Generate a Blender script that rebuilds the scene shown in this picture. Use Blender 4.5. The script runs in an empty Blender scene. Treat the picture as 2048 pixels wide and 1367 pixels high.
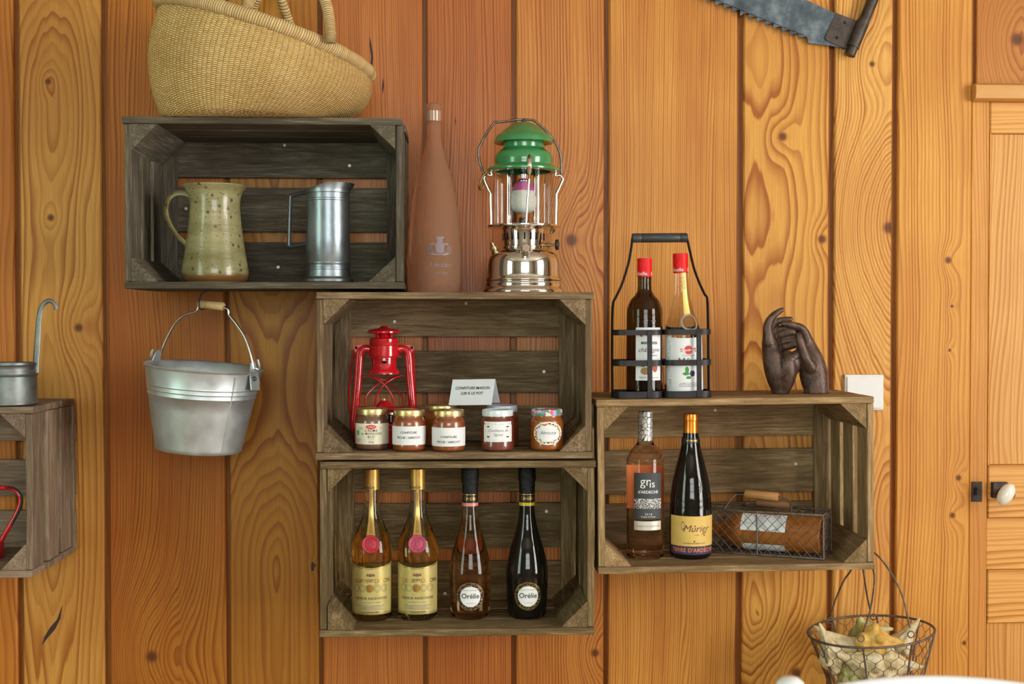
import bpy, math, random
from mathutils import Vector, Matrix
random.seed(7)
scene = bpy.context.scene
COL = scene.collection
PI = math.pi
# ------------------------------------------------------------------ camera
F = 2535.0                                   # focal length in pixels of a 2048 px wide frame
TH, PS = math.atan(46.5/F), math.atan(109/F) # pitch down, yaw right
CAM = Vector((0, -2.835, 1.35))
cd = bpy.data.cameras.new('camera'); cam = bpy.data.objects.new('camera', cd); COL.objects.link(cam)
cam.location = CAM; cam.rotation_euler = (PI/2-TH, 0, -PS)
cd.sensor_width = 36.0; cd.lens = 36.0*F/2048; cd.clip_start = .05
cd.dof.use_dof = True; cd.dof.focus_distance = 2.66; cd.dof.aperture_fstop = 5.6
scene.camera = cam
FW = Vector((math.cos(TH)*math.sin(PS), math.cos(TH)*math.cos(PS), -math.sin(TH)))
RT = Vector((math.cos(PS), -math.sin(PS), 0)); UP = RT.cross(FW)
def W(px, py, Y):                            # the point of the depth plane Y seen at a pixel
    d = FW + RT*((px-1024)/F) + UP*((683.5-py)/F)
    return CAM + d*((Y-CAM.y)/d.y)
def S(Y): return (Y-CAM.y)/F                 # metres per pixel at depth Y
# ------------------------------------------------------------------ light
world = bpy.data.worlds.new('world'); scene.world = world; world.use_nodes = True
wb = world.node_tree.nodes['Background']; wb.inputs[0].default_value = (.80, .95, .92, 1); wb.inputs[1].default_value = 1.0
scene.view_settings.view_transform = 'Standard'; scene.view_settings.look = 'None'
scene.view_settings.gamma = 1; scene.view_settings.use_curve_mapping = False
scene.view_settings.exposure = 0.0
cy = scene.cycles
cy.max_bounces = 12; cy.transmission_bounces = 10; cy.transparent_max_bounces = 16; cy.glossy_bounces = 4; cy.diffuse_bounces = 3
cy.caustics_reflective = False; cy.caustics_refractive = True; cy.sample_clamp_indirect = 6.0; cy.blur_glossy = .6
cy.use_denoising = True; cy.use_adaptive_sampling = True; cy.adaptive_threshold = .08; cy.adaptive_min_samples = 10
def area(name, loc, aim, sx, sy, power, color):
    l = bpy.data.lights.new(name, 'AREA'); l.shape = 'RECTANGLE'; l.size = sx; l.size_y = sy; l.energy = power; l.color = color
    o = bpy.data.objects.new(name, l); COL.objects.link(o); o.location = loc
    o.rotation_euler = (Vector(aim)-Vector(loc)).to_track_quat('-Z', 'Y').to_euler(); return o
XL, XR, YB, ZC = -3.2, 3.4, -5.6, 3.1        # room: left wall, right wall, wall behind the camera, ceiling
area('daylight_left', (XL-.02, -3.3, 1.55), (0, -3.3, 1.55), 1.5, 2.4, 72, (.74, 1, .80))
area('daylight_right', (XR+.02, -2.7, 1.55), (0, -2.7, 1.55), 1.7, 2.4, 185, (1, .97, .91))
area('daylight_rear', (.3, YB-.02, 2.0), (.3, 0, 2.0), 2.2, 1.5, 86, (.96, 1, .98))
# ------------------------------------------------------------------ object helpers
def link(name, me, mat=None, parent=None, loc=None, rot=None):
    o = bpy.data.objects.new(name, me); COL.objects.link(o)
    if mat is not None and me is not None and not me.materials: me.materials.append(mat)
    if parent is not None: o.parent = parent
    if loc is not None: o.location = loc
    if rot is not None: o.rotation_euler = rot
    return o
def tag(o, label=None, cat=None, group=None, kind=None):
    if label: o['label'] = label
    if cat: o['category'] = cat
    if group: o['group'] = group
    if kind: o['kind'] = kind
    return o
def thing(name, label, cat, loc, rot=(0, 0, 0), group=None):
    o = bpy.data.objects.new(name, None); COL.objects.link(o); o.location = loc; o.rotation_euler = rot
    o.empty_display_size = .05
    return tag(o, label, cat, group)
class MB:
    def __init__(s): s.v = []; s.f = []; s.uv = None
    def add(s, v, f):
        b = len(s.v); s.v += [tuple(p) for p in v]; s.f += [tuple(i+b for i in q) for q in f]; return s
    def box(s, x0, x1, y0, y1, z0, z1, c=0.0):
        if c <= 0:
            v = [(x, y, z) for x in (x0, x1) for y in (y0, y1) for z in (z0, z1)]
            return s.add(v, [(0, 1, 3, 2), (4, 6, 7, 5), (0, 4, 5, 1), (2, 3, 7, 6), (0, 2, 6, 4), (1, 5, 7, 3)])
        v = []; X = (x0, x1); Y = (y0, y1); Z = (z0, z1); idx = {}
        for i in (0, 1):
            for j in (0, 1):
                for k in (0, 1):
                    dx, dy, dz = (c, -c)[i], (c, -c)[j], (c, -c)[k]
                    for a, p in (('x', (X[i], Y[j]+dy, Z[k]+dz)), ('y', (X[i]+dx, Y[j], Z[k]+dz)), ('z', (X[i]+dx, Y[j]+dy, Z[k]))):
                        idx[(i, j, k, a)] = len(v); v.append(p)
        f = []
        for i in (0, 1):
            f.append([idx[(i, j, k, 'x')] for j, k in ((0, 0), (0, 1), (1, 1), (1, 0))][::(1 if i == 0 else -1)])
            f.append([idx[(j, i, k, 'y')] for j, k in ((0, 0), (0, 1), (1, 1), (1, 0))][::(-1 if i == 0 else 1)])
            f.append([idx[(j, k, i, 'z')] for j, k in ((0, 0), (0, 1), (1, 1), (1, 0))][::(1 if i == 0 else -1)])
        for a in (0, 1):
            for b in (0, 1):
                f.append([idx[(0, a, b, 'y')], idx[(1, a, b, 'y')], idx[(1, a, b, 'z')], idx[(0, a, b, 'z')]])
                f.append([idx[(a, 0, b, 'x')], idx[(a, 1, b, 'x')], idx[(a, 1, b, 'z')], idx[(a, 0, b, 'z')]])
                f.append([idx[(a, b, 0, 'x')], idx[(a, b, 1, 'x')], idx[(a, b, 1, 'y')], idx[(a, b, 0, 'y')]])
                for d in (0, 1): f.append([idx[(a, b, d, q)] for q in 'xyz'])
        return s.add(v, f)
    def prism(s, poly, y0, y1, axis='y'):    # polygon in the other two axes, extruded
        n = len(poly); v = []
        for t in (y0, y1):
            for a, b in poly: v.append({'y': (a, t, b), 'x': (t, a, b), 'z': (a, b, t)}[axis])
        f = [tuple(range(n))[::-1], tuple(range(n, 2*n))] + [(i, (i+1) % n, n+(i+1) % n, n+i) for i in range(n)]
        return s.add(v, f)
    def lathe(s, prof, n=40, cx=0, cy=0, cz=0, a0=0, a1=2*PI):
        full = abs(a1-a0-2*PI) < 1e-6; m = n if full else n+1; rows = []; v = []; f = []
        for r, z in prof:
            if r < 1e-6: rows.append([len(v)]); v.append((cx, cy, cz+z))
            else:
                rows.append(list(range(len(v), len(v)+m)))
                v += [(cx+r*math.sin(a0+(a1-a0)*i/n), cy-r*math.cos(a0+(a1-a0)*i/n), cz+z) for i in range(m)]
        for A, B in zip(rows, rows[1:]):
            for i in range(n):
                j = (i+1) % m if full else i+1
                if len(A) == 1 and len(B) == 1: continue
                if len(A) == 1: f.append((A[0], B[j], B[i]))
                elif len(B) == 1: f.append((A[i], A[j], B[0]))
                else: f.append((A[i], A[j], B[j], B[i]))
        return s.add(v, f)
    def tube(s, pts, rad, n=8, closed=False, flat=None, cap=True, twist0=None):
        P = [Vector(p) for p in pts]; m = len(P)
        R = rad if isinstance(rad, (list, tuple)) else [rad]*m
        T = []
        for i in range(m):
            a = P[(i-1) % m] if (closed or i > 0) else P[i]; b = P[(i+1) % m] if (closed or i < m-1) else P[i]
            T.append((b-a).normalized())
        ref = Vector(twist0) if twist0 else (Vector((0, 0, 1)) if abs(T[0].z) < .9 else Vector((1, 0, 0)))
        N = (ref-T[0]*ref.dot(T[0])).normalized(); v = []; f = []
        for i in range(m):
            N = (N-T[i]*N.dot(T[i]))
            N = N.normalized() if N.length > 1e-6 else T[i].orthogonal().normalized()
            B = T[i].cross(N)
            for k in range(n):
                a = 2*PI*k/n
                ca, sa = math.cos(a), math.sin(a)
                if flat: ca, sa = ca*flat[0], sa*flat[1]
                v.append(P[i]+(N*ca+B*sa)*R[i])
        for i in range(m if closed else m-1):
            j = (i+1) % m
            for k in range(n): f.append((i*n+k, i*n+(k+1) % n, j*n+(k+1) % n, j*n+k))
        if not closed and cap: f += [tuple(range(n))[::-1], tuple(range((m-1)*n, m*n))]
        return s.add(v, f)
    def sphere(s, c, r, n=12, sc=(1, 1, 1)):
        b = len(s.v); m = n//2
        s.lathe([(max(0, math.sin(PI*i/m))*1.0 if 0 < i < m else 0, -math.cos(PI*i/m)) for i in range(m+1)], n)
        for i in range(b, len(s.v)):
            x, y, z = s.v[i]; s.v[i] = (c[0]+x*r*sc[0], c[1]+y*r*sc[1], c[2]+z*r*sc[2])
        return s
    def xf(s, M, start=0):
        for i in range(start, len(s.v)): s.v[i] = tuple(M @ Vector(s.v[i]))
        return s
    def mesh(s, name, smooth=None):
        me = bpy.data.meshes.new(name); me.from_pydata(s.v, [], s.f); me.validate(); me.update()
        if smooth is not None:
            me.shade_smooth()
            if smooth < 179: me.set_sharp_from_angle(angle=math.radians(smooth))
        return me
    def build(s, name, mat, parent=None, loc=None, rot=None, smooth=None):
        return link(name, s.mesh(name, smooth), mat, parent, loc, rot)
def spline(pts, n=6):                        # Catmull-Rom through points; a doubled point is a corner
    out = []; segs = [[]]
    for p in pts:
        if segs[-1] and tuple(segs[-1][-1]) == tuple(p): segs.append([p]); continue
        segs[-1].append(p)
    for sg in segs:
        if len(sg) == 1:
            if not out or tuple(out[-1]) != tuple(sg[0]): out.append(tuple(sg[0]))
            continue
        for i in range(len(sg)-1):
            p0 = sg[i-1] if i else [2*a-b for a, b in zip(sg[0], sg[1])]
            p1, p2 = sg[i], sg[i+1]; p3 = sg[i+2] if i+2 < len(sg) else [2*a-b for a, b in zip(sg[-1], sg[-2])]
            for k in range(n):
                t = k/n
                q = tuple(.5*(2*b+(c-a)*t+(2*a-5*b+4*c-d)*t*t+(3*b-a-3*c+d)*t**3) for a, b, c, d in zip(p0, p1, p2, p3))
                if not out or max(abs(x-y) for x, y in zip(out[-1], q)) > 1e-7: out.append(q)
        out.append(tuple(sg[-1]))
    return out
# ------------------------------------------------------------------ material helpers
class NT:
    def __init__(s, name):
        s.m = bpy.data.materials.new(name); s.m.use_nodes = True; s.t = s.m.node_tree; s.n = s.t.nodes; s.l = s.t.links
        s.b = s.n['Principled BSDF']; s.out = s.n['Material Output']
    def put(s, sock, v):
        if hasattr(v, 'is_output'): s.l.new(v, sock)
        elif isinstance(v, (tuple, list)) and len(v) == 3 and sock.type == 'RGBA': sock.default_value = (*v, 1)
        else: sock.default_value = v
    def math(s, op, a, b=None, c=None, clamp=False):
        n = s.n.new('ShaderNodeMath'); n.operation = op; n.use_clamp = clamp
        for i, v in enumerate((a, b, c)):
            if v is not None: s.put(n.inputs[i], v)
        return n.outputs[0]
    def coord(s, which='Object'): return s.n.new('ShaderNodeTexCoord').outputs[which]
    def mapping(s, vec, scale=(1, 1, 1), loc=(0, 0, 0), rot=(0, 0, 0)):
        n = s.n.new('ShaderNodeMapping'); s.put(n.inputs['Vector'], vec)
        n.inputs['Scale'].default_value = scale; n.inputs['Rotation'].default_value = rot; s.put(n.inputs['Location'], loc); return n.outputs[0]
    def noise(s, vec, scale=5, detail=3, rough=.5, dist=0.0, dim='3D'):
        n = s.n.new('ShaderNodeTexNoise'); n.noise_dimensions = dim; s.put(n.inputs['Vector'], vec); n.inputs['Scale'].default_value = scale
        n.inputs['Detail'].default_value = detail; n.inputs['Roughness'].default_value = rough; n.inputs['Distortion'].default_value = dist; return n.outputs['Fac']
    def voronoi(s, vec, scale=5, feature='F1', out='Distance', rnd=1.0):
        n = s.n.new('ShaderNodeTexVoronoi'); n.feature = feature; s.put(n.inputs['Vector'], vec); n.inputs['Scale'].default_value = scale
        n.inputs['Randomness'].default_value = rnd; return n.outputs[out]
    def ramp(s, fac, stops, interp='LINEAR'):
        n = s.n.new('ShaderNodeValToRGB'); s.put(n.inputs[0], fac); e = n.color_ramp.elements; n.color_ramp.interpolation = interp
        while len(e) < len(stops): e.new(.5)
        for q, (p, c) in zip(e, stops):
            q.position = p; q.color = (*c, 1) if isinstance(c, (tuple, list)) else (c, c, c, 1)
        return n.outputs[0]
    def mix(s, fac, a, b, mode='MIX'):
        n = s.n.new('ShaderNodeMix'); n.data_type = 'RGBA'; n.blend_type = mode; n.clamp_factor = True
        s.put(n.inputs[0], fac); s.put(n.inputs[6], a); s.put(n.inputs[7], b); return n.outputs[2]
    def sep(s, vec):
        n = s.n.new('ShaderNodeSeparateXYZ'); s.put(n.inputs[0], vec); return n.outputs
    def comb(s, x, y, z):
        n = s.n.new('ShaderNodeCombineXYZ'); [s.put(n.inputs[i], q) for i, q in enumerate((x, y, z))]; return n.outputs[0]
    def rand(s): return s.n.new('ShaderNodeObjectInfo').outputs['Random']
    def bump(s, h, strength=.3, dist=.001):
        n = s.n.new('ShaderNodeBump'); s.put(n.inputs['Height'], h); n.inputs['Strength'].default_value = strength; n.inputs['Distance'].default_value = dist
        s.l.new(n.outputs[0], s.b.inputs['Normal']); return n
    def set(s, **k):
        nm = dict(color='Base Color', rough='Roughness', metal='Metallic', trans='Transmission Weight', ior='IOR', coat='Coat Weight', coatr='Coat Roughness',
                  spec='Specular IOR Level', sss='Subsurface Weight', emit='Emission Color', emits='Emission Strength', alpha='Alpha', sheen='Sheen Weight')
        for a, v in k.items(): s.put(s.b.inputs[nm[a]], v)
        return s
MATS = {}
def mat(name, color, rough=.5, metal=0, **k):
    if name not in MATS: MATS[name] = NT(name).set(color=color, rough=rough, metal=metal, **k).m
    return MATS[name]
def mottled(name, stops, scale=30, rough=.5, metal=0, stretch=(1, 1, 1), bump=0, bscale=None, detail=5, rr=None, **k):
    if name in MATS: return MATS[name]
    t = NT(name); v = t.mapping(t.coord(), stretch); n = t.noise(v, scale, detail, .6)
    t.set(color=t.ramp(n, stops), rough=rough, metal=metal, **k)
    if rr: t.set(rough=t.ramp(n, [(.3, rr[0]), (.7, rr[1])]))
    if bump: t.bump(t.noise(v, bscale or scale*3, 4, .6), bump, .002)
    MATS[name] = t.m; return t.m
def sr(r, g, b):                             # sRGB 0-255 to linear
    return tuple(((c/255)/12.92 if c/255 <= .04045 else ((c/255+.055)/1.055)**2.4) for c in (r, g, b))
def pine(name, light, dark, cx=.3, d0=.02, dvar=.05, freq=130, seed=0.0, knots=(), warp=.02, streak=.35, red=(.42, .13, .025), line=.8, wz=.7, zs=1.0):
    """varnished pine: growth rings of a trunk whose pith wanders along the board (z), bent round knots (x, z, r)"""
    t = NT(name); co = t.coord(); x, y, z = t.sep(co); xz = t.comb(x, z, 0.0)
    N2 = lambda sx, sz, ox, oz, det, ro: t.noise(t.mapping(xz, (sx, sz, 1), (ox, oz, 0)), 1, det, ro, dim='2D')
    w = t.math('SUBTRACT', N2(3.5, 1.6*wz, seed*3.1, seed*7.7, 1.5, .5), .5)
    dz = t.math('SUBTRACT', N2(.3, 1.3*zs, seed*1.7, seed*2.3, 1, .45), .5)
    xx = t.math('ADD', t.math('SUBTRACT', x, cx), t.math('MULTIPLY', w, warp*2))
    d = t.math('ADD', d0, t.math('MULTIPLY', dz, dvar*3))
    r = t.math('SQRT', t.math('ADD', t.math('MULTIPLY', xx, xx), t.math('MULTIPLY', d, d)))
    core = None
    for kx, kz, kr, *cs in knots:
        cs = cs[0] if cs else 1.0
        qx = t.math('POWER', t.math('ABSOLUTE', t.math('DIVIDE', t.math('SUBTRACT', t.math('ADD', x, t.math('MULTIPLY', w, .01)), kx), kr*2.2)), 2.0)
        qz = t.math('POWER', t.math('ABSOLUTE', t.math('DIVIDE', t.math('SUBTRACT', z, kz), kr*3.2)), 2.0)
        q = t.math('ADD', qx, qz)
        e = t.math('POWER', 2.718, t.math('MULTIPLY', q, -1.0))
        r = t.math('ADD', r, t.math('MULTIPLY', e, kr*1.9 if cx < kx else -kr*1.9))
        m = t.math('SUBTRACT', 1.0, t.math('MULTIPLY', t.math('ADD', t.math('MULTIPLY', qx, 1.0), t.math('MULTIPLY', qz, 2.0)), 5.5*cs), clamp=True)
        core = m if core is None else t.math('MAXIMUM', core, m)
    jit = N2(45, 4, seed, 0, 1, .5)
    r = t.math('ADD', r, t.math('MULTIPLY', N2(22, .7, seed*9, seed, 1, .5), .022))
    ph = t.math('ADD', t.math('MULTIPLY', r, freq), t.math('MULTIPLY', jit, .45))
    fr = t.math('FRACT', ph)
    wn = t.n.new('ShaderNodeTexWhiteNoise'); wn.noise_dimensions = '1D'; t.put(wn.inputs['W'], t.math('ADD', t.math('FLOOR', ph), seed)); ringid = wn.outputs['Value']
    lw = t.ramp(fr, [(0, .04), (.35, .10), (.78, .85), (.9, 1.0), (.97, .3), (1.0, .04)])
    fine = N2(420, 9, 0, 0, 1.5, .6)
    big = N2(11, 1.3, seed*5, seed*3, 3, .6)
    big2 = N2(2.5, 1.8, seed*2, seed, 2, .5)
    c = t.mix(t.math('MULTIPLY', lw, t.math('MULTIPLY', t.math('ADD', ringid, .45), line)), light, dark)
    c = t.mix(t.math('MULTIPLY', t.ramp(big, [(.45, 0.0), (.72, 1.0)]), streak), c, red, 'MIX')
    c = t.mix(t.math('MULTIPLY', t.ramp(big2, [(.35, 1.0), (.6, 0.0)]), .35), c, t.mix(.5, dark, red), 'MIX')
    c = t.mix(t.math('MULTIPLY', t.ramp(fine, [(.35, 1.0), (.62, 0.0)]), .22), c, dark)
    if core is not None:
        c = t.mix(t.math('MULTIPLY', t.ramp(core, [(0, 0.0), (.7, 1.0)]), .6), c, (.26, .085, .022))
        c = t.mix(t.ramp(core, [(.55, 0.0), (.75, .55), (1, .8)]), c, (.10, .035, .014))
    gm = t.n.new('ShaderNodeGamma'); t.put(gm.inputs[0], c); gm.inputs[1].default_value = 1.12
    t.set(color=gm.outputs[0], rough=t.ramp(fine, [(.3, .46), (.7, .34)]), spec=.28)
    MATS[name] = t.m; return t.m
def old_wood(name, dark, mid, light, moss=(.10, .12, .03), mossy=.35, seed=0.0):
    """weathered crate wood, grain along local x"""
    if name in MATS: return MATS[name]
    t = NT(name); rnd = t.rand(); co = t.coord()
    off = t.comb(t.math('MULTIPLY', rnd, 37.0), t.math('MULTIPLY', rnd, 11.0), t.math('ADD', t.math('MULTIPLY', rnd, 23.0), seed))
    n = t.n.new('ShaderNodeVectorMath'); n.operation = 'ADD'; t.put(n.inputs[0], co); t.put(n.inputs[1], off); v = n.outputs[0]
    g = t.noise(t.mapping(v, (14, 260, 260)), 1, 3, .7); g2 = t.noise(t.mapping(v, (5, 36, 36)), 1, 3, .65, .8); bl = t.noise(v, 14, 3, .6)
    c = t.ramp(t.math('ADD', t.math('MULTIPLY', g, .55), t.math('MULTIPLY', g2, .45)), [(.26, dark), (.49, mid), (.74, light)])
    tone = t.math('MULTIPLY', t.math('SUBTRACT', rnd, .5), .5)
    c = t.mix(t.math('MULTIPLY', t.ramp(bl, [(.45, 0.0), (.7, 1.0)]), mossy), c, moss)
    hs = t.n.new('ShaderNodeHueSaturation'); t.put(hs.inputs['Color'], c); t.put(hs.inputs['Value'], t.math('ADD', 1.0, tone)); c = hs.outputs[0]
    sp = t.voronoi(t.mapping(v, (40, 90, 90)), 1)
    c = t.mix(t.ramp(sp, [(.03, .75), (.09, 0.0)]), c, (.03, .025, .02))
    t.set(color=c, rough=.85, spec=.2)
    t.bump(g, .5, .001)
    MATS[name] = t.m; return t.m
# ------------------------------------------------------------------ the room
GROOVE = [(-150, 30), (42, 205), (217, 450), (459, 636), (645, 845), (854, 1022), (1032, 1207), (1217, 1473), (1486, 1656), (1668, 1782), (1794, 1941)]
H1 = 2.9
back = MB().box(XL, XR, .012, .05, 0, ZC).build('wall_back', pine('pine_tongue', (.33, .14, .032), (.20, .07, .013), cx=.4, freq=90, seed=9.1, streak=.2))
tag(back, 'honey pine board wall behind the crates', kind='structure')
PL = dict(
 light=[(.64, .27, .045), (.70, .39, .10), (.52, .22, .035), (.52, .27, .045), (.60, .25, .065), (.54, .205, .05), (.62, .28, .065), (.70, .36, .085), (.74, .41, .10), (.80, .47, .14), (.78, .42, .10)],
 dark=[(.38, .12, .02), (.38, .14, .025), (.27, .075, .012), (.28, .10, .016), (.30, .085, .02), (.27, .07, .018), (.30, .085, .02), (.38, .13, .022), (.38, .13, .022), (.42, .15, .03), (.40, .14, .024)],
 cx=[.14, -.02, .5, .0, .6, -.45, -.25, .7, -.06, .09, -.4], d0=[.02, .03, .1, .04, .1, .1, .06, .1, .02, .04, .1], dvar=[.10, .13, .05, .12, .03, .04, .05, .04, .14, .15, .05],
 fq=[90, 85, 150, 75, 190, 170, 120, 190, 80, 105, 120], streak=[.5, .12, .75, .5, .5, .55, .4, .55, .15, .1, .15],
 kn=[[], [(95, 163, 9), (102, 435, 10), (158, 655, 22, 3)], [(302, 1312, 44, 6)], [(630, 1130, 5)], [], [], [(1145, 480, 30, 2.5), (1190, 1305, 20, 2.5)], [],
     [(1565, 273, 13), (1643, 478, 13), (1590, 1345, 36, 5)], [(1779, 455, 62, 12), (1745, 128, 26, 9)], [(1898, 520, 10), (1905, 612, 5), (1900, 700, 5), (1917, 955, 9), (1905, 1030, 9), (1930, 1285, 7)]])
def plank(x0, x1, z0, z1, m, name='plank', parent=back, y0=0.0, th=.02, c=.003):
    mb = MB(); w = (x1-x0)/2
    mb.box(-w, w, 0, th, z0, z1, c)
    return mb.build(name, m, parent, ((x0+x1)/2, y0, 0))
for i, (a, b) in enumerate(GROOVE):
    xa, xb = W(a, 683, 0).x, W(b, 683, 0).x; xc = (xa+xb)/2
    ks = [(W(k[0], k[1], 0).x-xc, W(k[0], k[1], 0).z, k[2]*S(0), *k[3:]) for k in PL['kn'][i]]
    m = pine('pine_%d' % i, PL['light'][i], PL['dark'][i], PL['cx'][i], PL['d0'][i], PL['dvar'][i], PL['fq'][i], 1.37*i+.6, ks, streak=PL['streak'][i])
    plank(xa, xb, .02, H1, m)
xl = W(GROOVE[0][0]-12, 683, 0).x; gm = [bpy.data.materials['pine_%d' % q] for q in (3, 7, 5, 8, 2)]
for i in range(9):                            # the boards go on to the left corner
    if xl-.2 < XL: break
    plank(xl-.2, xl, .02, H1, gm[i % 5]); xl -= .213
m_pitch = mat('pitch_pocket', (.035, .014, .006), .6)
for pts in ([(740, 72), (743, 90), (746, 108), (746, 122), (743, 140), (741, 128), (742, 112), (739, 90)], [(766, 155), (768, 168), (767, 178), (765, 190), (764, 176), (765, 165)],
            [(125, 1208), (121, 1236), (110, 1258), (96, 1274), (84, 1290), (88, 1274), (100, 1254), (114, 1238)], [(911, 232), (912, 242), (911, 252), (910, 242)], [(625, 1121), (629, 1128), (628, 1140), (623, 1142), (622, 1130)]):
    MB().prism([(W(x, y, -.0003).x, W(x, y, -.0003).z) for x, y in pts], -.0003, .0006).build('pitch_pocket', m_pitch, back)
# door bay at the right
DX = [W(q, 683, 0).x for q in (1941, 1951, 1978, 2330)]
door_z = lambda py: W(1990, py, 0).z
m_d1 = pine('pine_door_stile', (.74, .39, .11), (.46, .18, .03), .3, .08, .03, 150, 21.3, streak=.15)
m_d2 = pine('pine_door_panel', (.76, .44, .15), (.52, .23, .055), -.25, .05, .12, 110, 25.7, [(W(2008, 620, 0).x-(DX[2]+DX[3])/2, W(2008, 620, 0).z, .006)], streak=.1)
m_d3 = pine('pine_transom', (.58, .27, .07), (.36, .125, .022), -.12, .0, .1, 110, 31.7, [(W(2035, 78, 0).x-(DX[1]+DX[3])/2, W(2035, 78, 0).z, .05, 5)], streak=.35)
def rail_pine():                              # grain across: the same pine with x and z exchanged through a rotated object
    return pine('pine_door_rail', (.78, .44, .14), (.50, .20, .04), .2, .06, .1, 110, 41.3, streak=.12)
m_rail = rail_pine()
door = tag(bpy.data.objects.new('door_1', None), 'pine panelled door with white oval knob', kind='structure'); COL.objects.link(door)
door.location = (DX[2], 0, 0)
def dpart(mb, name, m, par=door): return mb.build(name, m, par, (0, 0, 0))
dw = DX[3]-DX[2]
mb = MB().box(DX[0]-DX[2]+.0015, 0, .004, .03, .03, door_z(202), .0015); dpart(mb, 'stile', m_d1)
mb = MB().box(dw, dw+.1, .004, .03, .03, door_z(202), .0015); dpart(mb, 'stile', m_d1)
def rail(y0, y1, d=0.0, name='rail'):
    # the box is built upright and laid on its side so that its grain runs along the rail
    zt, zb = door_z(y0), door_z(y1); h = zt-zb
    mb = MB().box(0, h, .003+d, .028, 0, dw-.001, .0025)
    o = mb.build(name, m_rail, door, (.001, 0, zt), (0, PI/2, 0)); return o
rail(202, 266, -.0); rail(930, 1035, -.002); rail(1140, 1246, -.002)
def panel(y0, y1, m=None):
    zt, zb = door_z(y0), door_z(y1)
    mb = MB().box(.001, dw-.001, .010, .028, zb+.001, zt-.001, .001)
    for a0, a1 in ((.001, .007),): mb.prism([(a0, .010), (a1, .010), (a0, .004)], zb, zt, 'z')
    mb.build('panel', m or m_d2, door)
panel(266, 930); panel(1246, 1900)
zt, zb = door_z(1036), door_z(1139); MB().box(0, zt-zb, .0085, .028, 0, dw-.001, .001).build('panel', m_rail, door, (.001, 0, zt), (0, PI/2, 0))
iron = mottled('dark_iron', [(.3, (.035, .025, .022)), (.7, (.075, .06, .055))], 60, .55, .6, bump=.2)
def DP(px, py, y=0.0): p = W(px, py, y); return Vector((p.x-DX[2], y, p.z))
a, b = DP(1944, 963), DP(1965, 1003)
es = MB().box(a.x, b.x, .0015, .006, b.z, a.z, .0008).build('keyhole_plate', iron, door)
k = MB(); c = DP(1951, 978); k.lathe([(0, 0), (.0045, 0), (.0045, .001), (0, .001)], 14); k.xf(Matrix.Translation((c.x, .0012, c.z)) @ Matrix.Rotation(PI/2, 4, 'X'))
k.prism([(c.x-.0025, c.z), (c.x+.0025, c.z), (c.x+.004, c.z-.013), (c.x-.004, c.z-.013)], .0003, .0014)
k.build('keyhole', mat('black_void', (.004, .003, .003), .9), es)
a, b = DP(1982, 963), DP(2012, 994)
pl = MB().box(a.x, b.x, -.012, .003, b.z, a.z, .0012).build('lock_case', iron, door)
kn = MB().tube([(DP(1999, 981).x, -.012, DP(1999, 981).z), (DP(2008, 985).x, -.045, DP(2008, 985).z)], .008, 12)
kn.build('knob_neck', mat('old_brass', (.22, .13, .05), .4, 1), door, smooth=40)
kb = MB().sphere((0, 0, 0), 1, 28)
kb.xf(Matrix.Translation(DP(2012, 988, -.06)) @ Matrix.Rotation(math.radians(33), 4, 'Y') @ Matrix.Diagonal((.0165, .017, .027, 1)))
kb.build('knob', mat('white_porcelain', (.80, .78, .70), .12, 0, coat=.6), door, smooth=180)
tr = MB().box(DX[1], DX[3]+.1, .004, .03, W(1990, 168, 0).z-.003, H1, .002)
tr2 = tr.mesh('transom_panel'); o = link('trim_2', tr2, m_d3, None, (0, 0, 0)); tag(o, 'knotty pine transom board above the door', kind='structure')
# move its origin to its own middle so the knot lands where it belongs
for v in tr2.vertices: v.co.x -= (DX[1]+DX[3])/2
o.location.x = (DX[1]+DX[3])/2
zt, zb = W(1990, 167, -.02).z, W(1990, 200, -.02).z
tag(MB().prism([(-.014, zb), (-.022, zb+.004), (-.026, (zt+zb)/2), (-.024, zt-.004), (-.018, zt), (.01, zt), (.01, zb)], DX[0]-.001, DX[3]+.12, 'x').build(
    'trim_1', mat('pine_moulding', (.60, .30, .075), .4), smooth=40), 'rounded pine moulding over the door', kind='structure')
tag(MB().box(DX[3]+.1, XR, 0, .03, 0, H1, .002).build('trim_3', m_d1), 'pine boarding right of the door', kind='structure')
# ------------------------------------------------------------------ rest of the room (behind and beside the camera)
m_plaster = mottled('warm_plaster', [(.3, (.30, .26, .21)), (.7, (.38, .33, .27))], 3, .9, detail=1)
m_floor = mottled('floor_boards', [(.3, (.25, .12, .045)), (.7, (.36, .19, .08))], 3, .5, stretch=(8, 1, 1), detail=2)
tag(MB().box(XL, XR, YB, .05, -.05, 0).build('floor', m_floor), kind='structure')
tag(MB().box(XL, XR, YB, .05, ZC, ZC+.05).build('ceiling', mat('ceiling_white', (.55, .49, .41), .9)), kind='structure')
def holed(name, lo, hi, h0, h1, z0, z1, axis, pos, th):
    mb = MB()
    for a, b, c, d in ((lo, h0, 0, ZC), (h1, hi, 0, ZC), (h0, h1, 0, z0), (h0, h1, z1, ZC)):
        if axis == 'x': mb.box(pos, pos+th, a, b, c, d)
        else: mb.box(a, b, pos, pos+th, c, d)
    tag(mb.build(name, m_plaster), kind='structure')
m_frame = mat('window_white', (.75, .74, .70), .4)
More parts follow.
